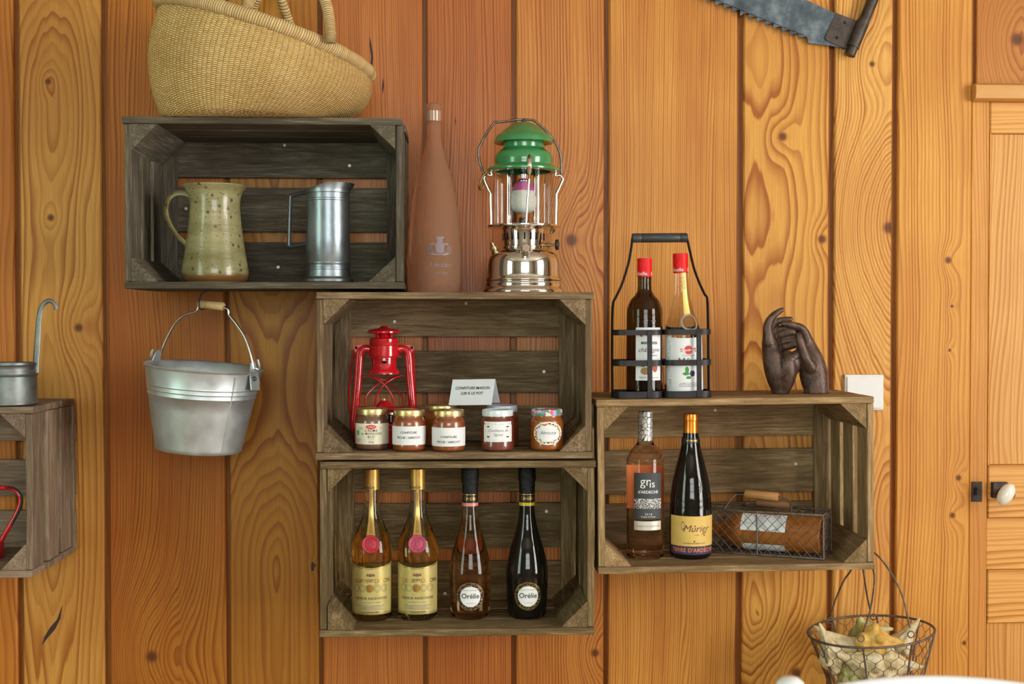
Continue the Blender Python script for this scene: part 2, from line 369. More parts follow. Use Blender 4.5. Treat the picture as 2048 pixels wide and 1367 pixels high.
def window(n, axis, pos, h0, h1, z0, z1, nx, nz):
    mb = MB(); t = .03
    def bar(a, b, c, d):
        if axis == 'x': mb.box(pos-t/2, pos+t/2, a, b, c, d, .003)
        else: mb.box(a, b, pos-t/2, pos+t/2, c, d, .003)
    for a in (h0, h1-.06): bar(a, a+.06, z0, z1)
    for c in (z0, z1-.06): bar(h0, h1, c, c+.06)
    for i in range(1, nx): q = h0+(h1-h0)*i/nx; bar(q-.02, q+.02, z0, z1)
    for i in range(1, nz): q = z0+(z1-z0)*i/nz; bar(h0, h1, q-.015, q+.015)
    tag(mb.build('window_%d' % n, m_frame), kind='structure')
holed('wall_left', YB, .05, -4.05, -2.55, .35, 2.75, 'x', XL-.2, .2); window(1, 'x', XL+.05, -4.05, -2.55, .35, 2.75, 2, 4)
holed('wall_right', YB, .05, -3.55, -1.85, .35, 2.75, 'x', XR, .2); window(2, 'x', XR-.05, -3.55, -1.85, .35, 2.75, 2, 4)
holed('wall_front', XL, XR, -.8, 1.4, 1.25, 2.75, 'y', YB-.2, .2); window(3, 'y', YB+.05, -.8, 1.4, 1.25, 2.75, 3, 3)
# ------------------------------------------------------------------ crates
YF = -.30; T = .0135; TUBE = .268
m_screw = mat('screw_steel', (.60, .56, .46), .45, .7)
_mc = {}
def slat_mesh(L, w, t):
    k = (round(L, 3), round(w, 3), round(t, 4))
    if k not in _mc: _mc[k] = MB().box(0, k[0], 0, k[1], 0, k[2], .0012).mesh('slat')
    return _mc[k].copy() if False else _mc[k]
def crate(label, x0, x1, yt, yb, m, roll, backs, screws, ends=(.083, .083, .083), seed=0):
    rng = random.Random(seed)
    a, b = W(x0, yb, YF), W(x1, yb, YF); top = W((x0+x1)/2, yt, YF).z; bot = W((x0+x1)/2, yb, YF).z
    w, h = b.x-a.x, top-bot
    root = thing('wooden_crate', label, 'crate', ((a.x+b.x)/2, YF, bot), (0, math.radians(roll), 0), 'old slatted fruit crates fixed to the wall')
    def slat(name, L, wd, t, loc, rot, mm=m):
        me = bpy.data.meshes.get('%s_%d_%d_%d_%s' % (name, L*1e4, wd*1e4, t*1e4, mm.name))
        if me is None:
            me = MB().box(0, L, 0, wd, 0, t, .0011).mesh('%s_%d_%d_%d_%s' % (name, L*1e4, wd*1e4, t*1e4, mm.name))
        return link(name, me, mm, root, loc, rot)
    gap = (TUBE-.083*3)/2
    for k in range(3):
        y = k*(.083+gap); j = rng.uniform(-.0025, .0025)
        slat('slat', w, .083, T, (-w/2+j, y, 0), (0, 0, 0)); slat('slat', w, .083, T, (-w/2-j, y+(.0 if k else rng.uniform(-.002, .001)), h-T), (0, 0, 0))
    eg = (TUBE-sum(ends))/2; y = .001
    for e in ends:                            # end walls: upright slats
        for sx in (-1, 1):
            x = -w/2+T+.001 if sx < 0 else w/2-.001
            j = rng.uniform(-.0015, .0015)
            slat('slat', h-2*T-.002, e-.017, T, (x+j, y+.004, T+.001), (0, -PI/2, 0))
        y += e+eg
    leg = .052
    for sx in (-1, 1):                        # three-sided corner posts
        for sz in (0, 1):
            xo = sx*(w/2-T-.0015); zo = T+.0005 if sz == 0 else h-T-.0005; d = 1 if sz == 0 else -1
            poly = [(0, 0), (leg*rng.uniform(.93, 1.04), 0), (0, leg*rng.uniform(.9, 1.02))]
            L = TUBE-.006
            mb = MB().prism([(p[0], p[1]) for p in poly], 0, L, 'x')   # along local x; cross section in y,z
            pc = mb.mesh('corner_post')
            M = Matrix(((0, -sx, 0, xo), (1, 0, 0, .003+rng.uniform(0, .004)), (0, 0, d, zo), (0, 0, 0, 1)))
            pc.transform(Matrix())            # keep grain along local x
            o = link('corner_post', pc, m, root)
            o.matrix_local = M
            if M.determinant() < 0:
                pc.flip_normals()
    for sx in (-1, 1):                        # battens the back boards are nailed to
        o = slat('batten', h-.004, .047, .011, (sx*w/2-(0 if sx > 0 else -.047), TUBE+.001, .002), (0, 0, 0))
        o.rotation_euler = (PI/2, 0, 0); o.rotation_euler = Matrix(((0, -1, 0), (0, 0, 1), (-1, 0, 0))).transposed().to_euler()
        o.matrix_local = Matrix(((0, -1, 0, sx*w/2 if sx > 0 else -w/2+.047), (0, 0, 1, TUBE+.001), (1, 0, 0, .002), (0, 0, 0, 1)))
        if o.matrix_local.determinant() < 0: pass
    for p0, p1 in backs:                      # horizontal back boards
        yb_ = TUBE+.0125; z0 = W((x0+x1)/2, p1, YF+yb_).z-bot; z1 = W((x0+x1)/2, p0, YF+yb_).z-bot
        z0 = max(z0, 0); z1 = min(z1, h)
        o = slat('back_board', w, z1-z0, .0105, (-w/2, yb_+.0105, z0), (PI/2, 0, 0))
    for px, py in screws:
        p = W(px, py, YF+TUBE+.0125)
        mb = MB().lathe([(0, .001), (.0016, .0012), (.0018, .0022), (.0034, .0020), (.0036, 0)], 12)
        o = mb.build('screw', m_screw, root, (p.x-root.location.x, TUBE+.0128, p.z-bot), (PI/2, 0, 0), smooth=40)
    root['w'] = w; root['h'] = h
    return root
mw0 = old_wood('crate_grey_mauve', (.095, .060, .040), (.23, .16, .112), (.46, .36, .255), (.165, .135, .055), .3)
mw1 = old_wood('crate_dark_grey', (.036, .028, .020), (.098, .080, .058), (.27, .225, .165), (.075, .068, .034), .4, 3)
mw2 = old_wood('crate_brown', (.065, .039, .019), (.175, .116, .064), (.45, .33, .195), (.13, .095, .036), .3, 7)
mw3 = old_wood('crate_olive', (.055, .032, .012), (.155, .102, .048), (.42, .31, .17), (.12, .088, .026), .35, 11)
mw4 = old_wood('crate_tan', (.090, .052, .022), (.245, .155, .075), (.56, .39, .21), (.15, .115, .034), .3, 17)
C0 = crate('weathered grey crate cut off by the left edge of the picture, metal ladle on top', -488, 66, 814, 1157, mw0, 0,
           [(826, 882), (920, 992), (1022, 1100)], [], seed=1)
C1 = crate('dark grey crate under the straw basket, holding the pitcher and pewter measure', 247, 806, 234, 577, mw1, 0,
           [(262, 355), (375, 463), (484, 566)], [(569, 290), (699, 331), (372, 417), (556, 534)], seed=2)
C2 = crate('brown crate under the green lantern, holding jam jars and the red lantern', 632, 1186, 584, 918, mw2, 0,
           [(598, 673), (701, 785), (812, 886)], [(932, 606), (1088, 743), (789, 643)], seed=3)
C3 = crate('lowest crate of the middle stack, holding four upright bottles', 640, 1190, 922, 1271, mw3, 0,
           [(925, 983), (1006, 1095), (1122, 1216)], [(1093, 1022), (890, 1186)], seed=4)
C4 = crate('tan crate under the bottle carrier and hands sculpture, holding two wine bottles', 1196, 1750, 796, 1143, mw4, -.55,
           [(808, 872), (898, 985), (1004, 1090)], [(1433, 820), (1593, 929)], seed=5)
def ztop(c, x=0): return c.location.z+c['h']+(x-c.location.x)*math.tan(-c.rotation_euler.y)
def zfloor(c, x=0): return c.location.z+T+(x-c.location.x)*math.tan(-c.rotation_euler.y)
def X(px, Y): return W(px, 683, Y).x
# ------------------------------------------------------------------ print on curved things
_tc = {}
def text2d(s, size=1.0, shear=0.0, bold=0.0, spacing=1.0, sx=1.0):
    k = (s, shear, bold, spacing)
    if k not in _tc:
        c = bpy.data.curves.new('t', 'FONT'); c.body = s; c.size = 1; c.align_x = 'CENTER'; c.align_y = 'CENTER'; c.shear = shear; c.offset = bold
        c.space_character = spacing; c.resolution_u = 3; c.fill_mode = 'FRONT'
        o = bpy.data.objects.new('t', c); me = bpy.data.meshes.new_from_object(o)
        _tc[k] = ([(v.co.x, v.co.y) for v in me.vertices], [tuple(p.vertices) for p in me.polygons])
        bpy.data.objects.remove(o); bpy.data.curves.remove(c); bpy.data.meshes.remove(me)
    v, f = _tc[k]
    return [(x*size*sx, y*size) for x, y in v], f
def rect2d(w, h, nx=14, ny=6, top=None):
    v = [(w*(i/nx-.5), h*(j/ny-.5)+(top(i/nx-.5)*j/ny if top else 0)) for j in range(ny+1) for i in range(nx+1)]
    f = [(j*(nx+1)+i, j*(nx+1)+i+1, (j+1)*(nx+1)+i+1, (j+1)*(nx+1)+i) for j in range(ny) for i in range(nx)]
    return v, f
def disc2d(rx, rz, r0=0.0, n=36, m=5):
    v = []; f = []
    for j in range(m+1):
        t = r0+(1-r0)*j/m
        v += [(rx*t*math.cos(2*PI*i/n), rz*t*math.sin(2*PI*i/n)) for i in range(n)]
    for j in range(m):
        for i in range(n):
            f.append((j*n+i, j*n+(i+1) % n, (j+1)*n+(i+1) % n, (j+1)*n+i))
    return v, f
def poly2d(pts): return list(pts), [tuple(range(len(pts)))]
def shift2d(vf, dx, dy): return [(x+dx, y+dy) for x, y in vf[0]], vf[1]
def join2d(*vfs):
    v = []; f = []
    for a, b in vfs:
        o = len(v); v += a; f += [tuple(i+o for i in q) for q in b]
    return v, f
class Rad:                                   # radius of a turned profile at a height (outermost)
    def __init__(s, prof): s.p = [(z, r) for r, z in prof]
    def __call__(s, z):
        best = 0; z = min(max(z, min(q[0] for q in s.p)), max(q[0] for q in s.p))
        for (z0, r0), (z1, r1) in zip(s.p, s.p[1:]):
            lo, hi = min(z0, z1), max(z0, z1)
            if lo-1e-9 <= z <= hi+1e-9:
                best = max(best, r0 if abs(z1-z0) < 1e-9 else r0+(r1-r0)*(z-z0)/(z1-z0))
        return best or s.p[0][1]
def wrap(vf, R, zc, off=.0003, ang=0.0, R0=None):
    mb = MB(); R0 = R0 or R(zc); v = []
    for u, w in vf[0]:
        z = zc+w; r = R(z)+off; a = ang+u/R0
        v.append((r*math.sin(a), -r*math.cos(a), z))
    return mb.add(v, vf[1])
def put_print(name, vf, R, zc, m, par, off=.0003, ang=0.0, R0=None, smooth=180):
    return wrap(vf, R, zc, off, ang, R0).build(name, m, par, smooth=smooth)
def words(s, size, R, zc, m, par, dx=0, ang=0.0, off=.0006, R0=None, **k):
    return put_print('lettering', shift2d(text2d(s, size, **k), dx, 0), R, zc, m, par, off, ang, R0, None)
def scribble(w, h, rows, R, zc, m, par, dx=0, ang=0.0, off=.0006, seed=1):
    """print too small to be read: broken rules of tiny marks"""
    rng = random.Random(seed); vs = []; lh = h/rows
    for r in range(rows):
        x = -w/2*rng.uniform(.75, 1); e = w/2*rng.uniform(.75, 1)
        while x < e:
            l_ = rng.uniform(.0005, .0014); vs.append(shift2d(rect2d(l_, lh*rng.uniform(.35, .6), 1, 1), dx+x+l_/2, h/2-lh*(r+.5))); x += l_+rng.uniform(.0003, .0009)
    return put_print('small_print', join2d(*vs), R, zc, m, par, off, ang, None, None)
ink = mat('black_ink', (.02, .018, .018), .6); ink_grey = mat('grey_ink', (.22, .22, .23), .6); ink_gold = mat('gold_foil', (.62, .40, .12), .28, 1)
ink_white = mat('white_ink', (.82, .82, .80), .5); ink_red = mat('red_ink', (.62, .03, .03), .5); ink_purple = mat('violet_ink', (.10, .05, .16), .5)
paper = mat('white_paper', (.80, .81, .83), .75); cream = mat('cream_paper', (.78, .73, .58), .7)
# ------------------------------------------------------------------ glass
def glass(name, liquid, clear, level, rough=0.0, ior=1.17):
    """a filled bottle: coloured below the level of the liquid (local z), clear above it"""
    t = NT(name); z = t.sep(t.coord())[2]
    f = t.math('GREATER_THAN', z, level)
    t.set(color=t.mix(f, liquid, clear), rough=rough, trans=1.0, ior=ior, coat=.55, coatr=.02); MATS[name] = t.m; return t.m
def thin_glass(name, tint=(1, 1, 1), refl=.12):
    t = NT(name); n = t.n; tr = n.new('ShaderNodeBsdfTransparent'); gl = n.new('ShaderNodeBsdfGlossy'); mx = n.new('ShaderNodeMixShader'); fr = n.new('ShaderNodeFresnel')
    tr.inputs[0].default_value = (*tint, 1); gl.inputs['Roughness'].default_value = .02; fr.inputs[0].default_value = 1.45
    t.l.new(t.math('ADD', t.math('MULTIPLY', fr.outputs[0], .38), 0.0), mx.inputs[0]); t.l.new(tr.outputs[0], mx.inputs[1]); t.l.new(gl.outputs[0], mx.inputs[2])
    t.l.new(mx.outputs[0], t.out.inputs[0]); MATS[name] = t.m; return t.m
def bottle(name, label, prof_px, cx, Y, zb, gm, group=None, rot=(0, 0, 0), n=48):
    """prof_px: (half width px, height px above base)"""
    s = S(Y); prof = [(r*s, z*s) for r, z in prof_px]; sp = spline(prof, 5)
    root = thing(name, label, 'bottle', (X(cx, Y), Y, zb), rot, group)
    body = MB().lathe([(0, .006)]+[(sp[0][0]*.7, .004)]+sp+[(0, sp[-1][1])], n).build('glass', gm, root, smooth=50)
    return root, Rad(sp), s
def band(R, z0, z1, off, n=40, prof=None, cap=False, k=10):
    rows = [(R(z0+(z1-z0)*i/k)+off, z0+(z1-z0)*i/k) for i in range(k+1)] if prof is None else prof
    rows = [(rows[0][0]-off*.9, rows[0][1])]+rows+([(0, rows[-1][1]+.0004)] if cap else [(rows[-1][0]-off*.9, rows[-1][1])])
    return MB().lathe(rows, n)
# ---- crate below: two liqueur bottles
YB3 = -.19; zf3 = zfloor(C3)
gold_cap = mottled('gold_cap', [(.3, (.55, .31, .075)), (.7, (.66, .40, .12))], 80, .38, .75)
liq = [(36, 0), (39, 3), (39.5, 10), (40, 60), (40.2, 115), (41.3, 136), (38, 156), (31, 172), (24, 189), (18.5, 205), (15.6, 222), (14.6, 245), (14.5, 272), (14.5, 296)]
g_liq = glass('glass_yellow_liqueur', (.98, .92, .42), (.97, .96, .82), .19)
lab_gold = mottled('champagne_label', [(.3, (.52, .43, .14)), (.7, (.62, .52, .21))], 40, .38, .3)
wax = mottled('red_wax', [(.3, (.38, .012, .03)), (.7, (.48, .03, .055))], 150, .4, bump=.5)
def liqueur(cx, label, wx):
    root, R, s = bottle('liqueur_bottle', label, liq, cx, YB3, zf3, g_liq, 'matching yellow liqueur bottles')
    cap = band(R, 257*s, 297*s, .0009, cap=True).build('cap', gold_cap, root, smooth=40)
    for q in (264, 272, 282, 285): put_print('ridge', rect2d(2*PI*R(q*s), .0012, 40, 1), R, q*s, gold_cap, cap, .0016)
    words('Eyguebelle', .0105, R, 262*s, ink, cap, off=.0014, dx=-.015)
    st = put_print('neck_strip', rect2d(9*s, 92*s, 2, 14), R, 212*s, ink_gold, root, .0005)
    scribble(.004, 78*s, 34, R, 212*s, ink, st, off=.0009, seed=3)
    z0 = 153*s; seal = MB().lathe([(0, .0035), (11*s, .0035), (12*s, .0028), (13.5*s, .0042), (16.5*s, .0045), (18*s, .003), (18.2*s, 0)], 32)
    slope = math.atan2(R(z0-.006)-R(z0+.006), .012)
    seal.xf(Matrix.Translation((0, -R(z0)+.001, z0)) @ Matrix.Rotation(PI/2-slope, 4, 'X'))
    so = seal.build('wax_seal', wx, root, smooth=40)
    e = MB()
    for k in range(22):
        a = 2*PI*k/22; p = Matrix.Rotation(PI/2-slope, 4, 'X') @ Vector((9.4*s*math.cos(a), 9.4*s*math.sin(a), .0038)); e.sphere((p.x, p.y-R(z0)+.001, p.z+z0), .0006, 6)
    for k in range(9):
        a = 2*PI*k/9; rr = 4.5*s; p = Matrix.Rotation(PI/2-slope, 4, 'X') @ Vector((rr*math.cos(a), rr*math.sin(a), .0038)); e.sphere((p.x, p.y-R(z0)+.001, p.z+z0), .0011, 6)
    e.build('seal_relief', wx, so, smooth=180)
    top = lambda u: 9*s*(4*abs(u)**1.6*1.0)*.75
    lb = put_print('label', rect2d(77*s*1.35, 92*s, 24, 8, top), R, 60*s, lab_gold, root, .0004)
    for dz, ww in ((-44, 1.3), (-41.5, .5)):
        put_print('gold_line', rect2d(76*s*1.34, ww*s, 24, 1), R, (60+dz)*s, ink_gold, lb, .0006)
    v, f = rect2d(76*s*1.34, 1.6*s, 24, 1); v = [(x, y+top(x/(77*s*1.35))) for x, y in v]
    put_print('gold_line', (v, f), R, 104*s, ink_gold, lb, .0006)
    put_print('crest', join2d(disc2d(.0042, .0034), shift2d(rect2d(.018, .0022, 4, 1), 0, -.001), shift2d(disc2d(.002, .003), -.006, .0005), shift2d(disc2d(.002, .003), .006, .0005)), R, 92*s, mat('crest_brown', (.20, .09, .03), .5), lb, .0006)
    words('ELIXIR', .0118, R, 80*s, ink_gold, lb, dx=-.021, bold=.02); words('DU', .0075, R, 82*s, ink_purple, lb, bold=.02); words('COIRON', .0118, R, 80*s, ink_gold, lb, dx=.022, bold=.02)
    md = [shift2d(disc2d(8*s, 8*s, .86, 24, 1), q*s, 0) for q in (-30, -17, -2, 13, 27)]+[shift2d(disc2d(5.5*s, 5.5*s, .8, 20, 1), q*s, 0) for q in (-30, -17, 13, 27)]
    put_print('medals', join2d(*md), R, 66*s, mat('dull_gold_ink', (.36, .30, .14), .4, .4), lb, .0006)
    put_print('medals', shift2d(disc2d(7.5*s, 7.5*s), -1*s, 0), R, 66*s, ink_gold, lb, .0007)
    words('LIQUEUR ARDECHOISE', .0071, R, 46*s, ink, lb, bold=.01)
    scribble(.042, .0034, 1, R, 38*s, ink_grey, lb, seed=5); scribble(.060, .011, 4, R, 28*s, ink_grey, lb, seed=6); scribble(.044, .0042, 1, R, 19*s, ink, lb, seed=7)
    return root
wax2 = mottled('pink_red_wax', [(.3, (.38, .03, .08)), (.7, (.48, .08, .15))], 150, .4, bump=.5)
liqueur(743, 'yellow liqueur bottle with red wax seal, first from the left in lowest crate', wax)
liqueur(835, 'yellow liqueur bottle with pinkish wax seal, second from the left in lowest crate', wax2)
# ---- two sparkling bottles
champ = [(33, 0), (37, 4), (39, 14), (41, 50), (42, 90), (38.8, 114), (33, 138), (26, 160), (20, 183), (16.5, 203), (15, 222), (14.5, 245), (14.5, 270), (14.5, 299)]
g_rose = glass('glass_rose_sparkling', (.96, .60, .34), (.95, .88, .80), .205)
g_dark = NT('glass_black').set(color=(.006, .005, .004), rough=.04, spec=.5).m
foil_black = mottled('black_foil', [(.3, (.008, .008, .009)), (.7, (.03, .03, .032))], 220, .25, .7, bump=1.0, bscale=260)
glit = None
def speckle(name, base, c1, scale=600):
    t = NT(name); v = t.voronoi(t.mapping(t.coord(), (1, .2, 1)), scale, rnd=1.0); col = t.voronoi(t.mapping(t.coord(), (1, .2, 1)), scale, out='Color', rnd=1.0)
    f = t.ramp(v, [(.28, 1.0), (.40, 0.0)]); t.set(color=t.mix(f, base, t.mix(t.sep(col)[0], c1[0], c1[1])), rough=.3, metal=t.math('MULTIPLY', f, .7)); MATS[name] = t.m; return t.m
def sparkling(cx, label, gm, dots, ring):
    root, R, s = bottle('sparkling_wine_bottle', label, champ, cx, YB3, zf3, gm, 'sparkling wine bottles')
    pr = [(15.5, 232), (15.6, 252), (16.4, 264), (15.6, 266), (17.8, 275), (18, 290), (17, 299), (15.5, 302)]
    foil = band(R, 0, 0, .0006, prof=[(a*s, b*s) for a, b in pr], cap=True).build('foil', foil_black, root, smooth=50)
    cr = MB()
    for k in range(44):
        a = random.uniform(0, 2*PI); z = random.uniform(262, 298)*s; r = (17.2 if z > 272*s else 15.7)*s
        cr.tube([(r*math.sin(a), -r*math.cos(a), z), ((r+.0007)*math.sin(a+.05), -(r+.0007)*math.cos(a+.05), z+.003), (r*math.sin(a+.04), -r*math.cos(a+.04), z+random.uniform(.005, .009))], [.0004, .0009, .0003], 5)
    cr.build('foil_crease', foil_black, foil, smooth=180)
    Rn = lambda z: 15.9*s
    nb = put_print('neck_band', rect2d(2*PI*15.9*s, 17*s, 40, 2), Rn, 238*s, mat('black_gloss_band', (.012, .011, .012), .3), root, 0.0)
    put_print('gold_line', rect2d(2*PI*15.9*s, 1.4*s, 40, 1), Rn, 246.5*s, ink_gold, nb, .0003)
    put_print('dotted_ring', rect2d(2*PI*15.9*s, 6.5*s, 40, 1), Rn, 226.5*s, ring, nb, .0003)
    words('Orélie', .0112, Rn, 238.5*s, ink_gold, nb, off=.0005, bold=.015)
    zc = 48*s; lb = put_print('label', disc2d(28*s, 28*s, 0, 44, 6), R, zc, ink_gold, root, .0004)
    put_print('dotted_border', disc2d(27*s, 27*s, .7, 44, 2), R, zc, dots, lb, .0007)
    put_print('label_centre', disc2d(20.5*s, 20.5*s), R, zc, mat('pale_label', (.78, .80, .80), .5), lb, .0009)
    words('Orélie', .0143, R, zc+.001, ink, lb, off=.0012, bold=.012)
    words('PRODUIT DE FRANCE', .0032, R, zc+.0135, ink_grey, lb, off=.0012); scribble(.02, .002, 1, R, zc-.0135, ink_gold, lb, off=.0012)
    return root
dots_g = speckle('dots_gold', (.012, .010, .008), ((.75, .52, .08), (.55, .50, .10)), 420); dots_p = speckle('dots_pink_gold', (.012, .010, .008), ((.80, .45, .35), (.70, .52, .30)), 420)
sparkling(940, 'rosé sparkling wine bottle with black foil and round label', g_rose, dots_p, speckle('ring_pink', (.75, .25, .22), ((.9, .6, .5), (.6, .15, .15)), 500))
sparkling(1054, 'black sparkling wine bottle with black foil and round label', g_dark, dots_g, speckle('ring_yellow', (.65, .52, .02), ((.85, .75, .2), (.2, .15, .01)), 500))
# ---- right crate: grey-labelled rosé and dark red
YB4 = -.195
gris = [(33, 0), (36.5, 4), (37.5, 14), (38, 90), (38, 190), (35.5, 203), (28, 217), (19, 227), (15, 236), (14, 246), (13.8, 270), (13.8, 293)]
g_gris = glass('glass_gris_rose', (.93, .64, .46), (.94, .88, .80), .232)
root, R, s = bottle('wine_bottle', 'pale rosé wine bottle with dark grey label and crackled silver neck', gris, 1291, YB4, zfloor(C4, X(1291, YB4)), g_gris)
t = NT('crackle_silver'); vd = t.voronoi(t.coord(), 95, 'DISTANCE_TO_EDGE'); t.set(color=t.ramp(vd, [(.03, (.01, .01, .01)), (.06, (.62, .61, .58))]), rough=.35, metal=.3); m_crk = t.m
band(R, 236*s, 294*s, .0008, cap=True).build('neck_sleeve', m_crk, root, smooth=40)
bl = put_print('back_label', rect2d(1.9*38*s, 88*s, 16, 4), R, 139*s, mat('orange_back_label', (.66, .25, .10), .7), root, -.0006, PI)
lb = put_print('label', rect2d(57*s*1.05, 92*s, 16, 6), R, 128*s, mat('charcoal_label', (.045, .05, .055), .6), root, .0004, .02)
words('gr', .026, R, 157*s, ink_white, lb, dx=-.0065, ang=.02); words('is', .022, R, 152*s, ink_white, lb, dx=.008, ang=.02); words("d'ARDECHE", .0085, R, 136*s, ink_white, lb, ang=.02, bold=.01)
t = NT('crackle_lace'); vd = t.voronoi(t.mapping(t.coord(), (1, .5, 1)), 260, 'DISTANCE_TO_EDGE'); t.set(color=t.ramp(vd, [(.05, (.72, .72, .70)), (.12, (.045, .05, .055))]), rough=.6)
put_print('lace_band', rect2d(56*s*1.05, 20*s, 16, 2), R, 113*s, t.m, lb, .0007, .02)
words('2018', .0058, R, 92*s, ink_white, lb, ang=.02, spacing=1.4); words('Produit de France', .0042, R, 87*s, ink_white, lb, ang=.02)
l2 = put_print('label', rect2d(56*s*1.05, 18*s, 16, 2), R, 69*s, mat('silver_label', (.66, .62, .56), .4, .3), root, .0004, .02)
words('VIGNERONS ARDECHOIS', .0046, R, 68*s, ink_grey, l2, ang=.02)
mur = [(37, 0), (40.5, 4), (42, 14), (42.5, 60), (42, 105), (40, 130), (35.5, 158), (29, 185), (22, 212), (17, 238), (15, 255), (14.5, 270), (14.5, 288)]
root, R, s = bottle('wine_bottle', 'dark red wine bottle with orange foil neck and yellow label', mur, 1382, YB4, zfloor(C4, X(1382, YB4)), g_dark)
foil = band(R, 0, 0, .0006, prof=[(a*s, b*s) for a, b in [(15.8, 240), (15, 262), (14.6, 274), (15.6, 275), (15.8, 284), (15, 288)]], cap=True).build('foil', mottled('orange_foil', [(.3, (.62, .17, .02)), (.7, (.75, .26, .04))], 60, .3, .8), root, smooth=40)
put_print('foil_band', rect2d(2*PI*R(236*s), 9*s, 36, 1), R, 235*s, mat('black_gloss_band', (0, 0, 0)), foil, .0009); words('VIGNERONS', .0045, R, 235*s, ink_gold, foil, off=.0013)
lb = put_print('label', rect2d(83*s*1.35, 60*s, 24, 4), R, 57*s, mottled('ochre_label', [(.3, (.66, .43, .10)), (.7, (.72, .49, .14))], 30, .6), root, .0004)
words('Mûrier', .0205, R, 62*s, mat('brown_ink', (.10, .03, .02), .5), lb, shear=.35, dx=.004)
put_print('flourish', shift2d(disc2d(.004, .009, .8, 20, 1), -.024, .006), R, 62*s, MATS['brown_ink'], lb, .0006)
scribble(.012, .0035, 1, R, 50*s, ink_gold, lb, dx=.004); put_print('leaf_mark', join2d(shift2d(disc2d(.0016, .0024, 0, 12, 1), .019, .003), shift2d(disc2d(.0016, .0024, 0, 12, 1), .024, .004), shift2d(disc2d(.0024, .0012, 0, 12, 1), .022, -.001)), R, 50*s, MATS['brown_ink'], lb, .0006)
words('VIGNERONS ARDECHOIS', .0042, R, 33*s, ink, lb); put_print('crest', disc2d(.0014, .002, 0, 12, 1), R, 37*s, ink, lb, .0006)
l2 = put_print('label', rect2d(83*s*1.35, 17*s, 24, 2), R, 19*s, mat('dark_violet_label', (.045, .025, .075), .6), root, .0004)
words("TERRE D'ARDÈCHE", .0118, R, 19*s, mat('orange_ink', (.75, .24, .06), .5), l2, bold=.01)
g_emb = g_dark
em = put_print('embossed_ring', disc2d(17*s, 21*s, .88, 36, 2), R, 146*s, g_emb, root, .0012)
put_print('embossed_figure', join2d(*[shift2d(disc2d(random.uniform(2, 4)*s, random.uniform(2, 5)*s, .5, 10, 1), random.uniform(-9, 9)*s, random.uniform(-12, 12)*s) for _ in range(14)]), R, 146*s, g_emb, root, .001)
words('VIGNERONS', .0118, R, 117*s, g_emb, root, off=.001, bold=.01, spacing=1.15); words('ARDECHOIS', .0118, R, 104*s, g_emb, root, off=.001, bold=.01, spacing=1.15)
# ---- tall frosted bottle on the middle crate
t = NT('frosted_rose_glass')
t.set(color=(.65, .385, .24), rough=.5, trans=.72, ior=1.12, spec=.25, sss=.0)
YFb = -.17
fro = [(50, 0), (53, 5), (54, 25), (54, 70), (52, 115), (48.5, 155), (42, 200), (34, 235), (25, 265), (18.5, 290), (15, 306), (14.3, 330), (14.3, 362), (15, 363), (15, 374), (13, 377)]
root, R, s = bottle('frosted_bottle', 'tall frosted rosé bottle standing beside the green lantern', fro, 868, YFb, ztop(C2), t.m)
put_print('sealing_band', rect2d(2*PI*14.3*s, 20*s, 40, 1), R, 352*s, mat('clear_film', (.40, .25, .18), .12, 0, coat=.5), root, .0005)
st = mat('silver_print', (.22, .17, .19), .5, .2)
cr = [shift2d(disc2d(9*s, 11*s, .86, 24, 1), q*s, -2*s) for q in (-16, -11, 10, 15)]+[shift2d(disc2d(5*s, 7*s, .8, 18, 1), q*s, -6*s) for q in (-19, 18)]+[shift2d(rect2d(16*s, 4*s, 6, 2), 0, 20*s), shift2d(rect2d(11*s, 9*s, 6, 2), 0, 14*s), shift2d(disc2d(8.5*s, 12*s, 0, 20, 2), 0, 1*s), shift2d(rect2d(30*s, 2*s, 6, 1), 0, -13*s)]
put_print('crest', join2d(*cr), R, 88*s, st, root, .0006, .24)
words('Saint', .0145, R, 55*s, st, root, shear=.4, ang=.06); scribble(.022, .008, 2, R, 54*s, st, root, ang=.48); scribble(.034, .004, 1, R, 39*s, st, root, ang=.24)
# ------------------------------------------------------------------ jam jars
def jam(name, c, c2=None):
    return mottled(name, [(.3, c), (.7, c2 or tuple(q*1.35 for q in c))], 45, .35, 0, coat=1.0, coatr=.03, spec=.6, sss=0.0)
def lidm(name, c, rough=.3, metal=.8): return mat(name, c, rough, metal)
jar_p = [(26, 0), (31, 2.5), (33, 8), (33.2, 30), (33.2, 52), (32, 60), (29, 66), (28, 70), (28, 74)]
lid_p = [(27.5, 70), (30.8, 70), (30.8, 70), (31.2, 71), (31, 80), (31, 80), (30, 82.3), (27, 82.6), (26, 81.2), (26, 81.2), (0, 81.2)]
def jar(label, cx, Y, jm, lm, lidlabel=None):
    s = S(Y); x = X(cx, Y)
    root = thing('jam_jar', label, 'jar', (x, Y, zfloor(C2)), (0, 0, 0), 'jam jars in the middle crate')
    sp = spline([(a*s, b*s) for a, b in jar_p], 4)
    MB().lathe([(0, .003), (sp[0][0]*.75, .002)]+sp+[(0, sp[-1][1])], 40).build('glass', jm, root, smooth=60)
    lid = MB().lathe([(a*s, b*s) for a, b in spline(lid_p, 2)], 40).build('lid', lm, root, smooth=40)
    nr = [(29.2*s+.0008*math.sin(PI*k/6), (62+k)*s*1.0) for k in range(0)]
    return root, Rad(sp), s
m_gl = mat('gold_lid', (.62, .48, .22), .34, .9)
j, R, s = jar('jar of brown chestnut cream with cream label, below the red lantern', 744, -.225, jam('chestnut_cream', (.12, .055, .03)), m_gl)
lb = put_print('label', rect2d(67*s*1.45, 41*s, 26, 4), R, 33*s, cream, j, .0004)
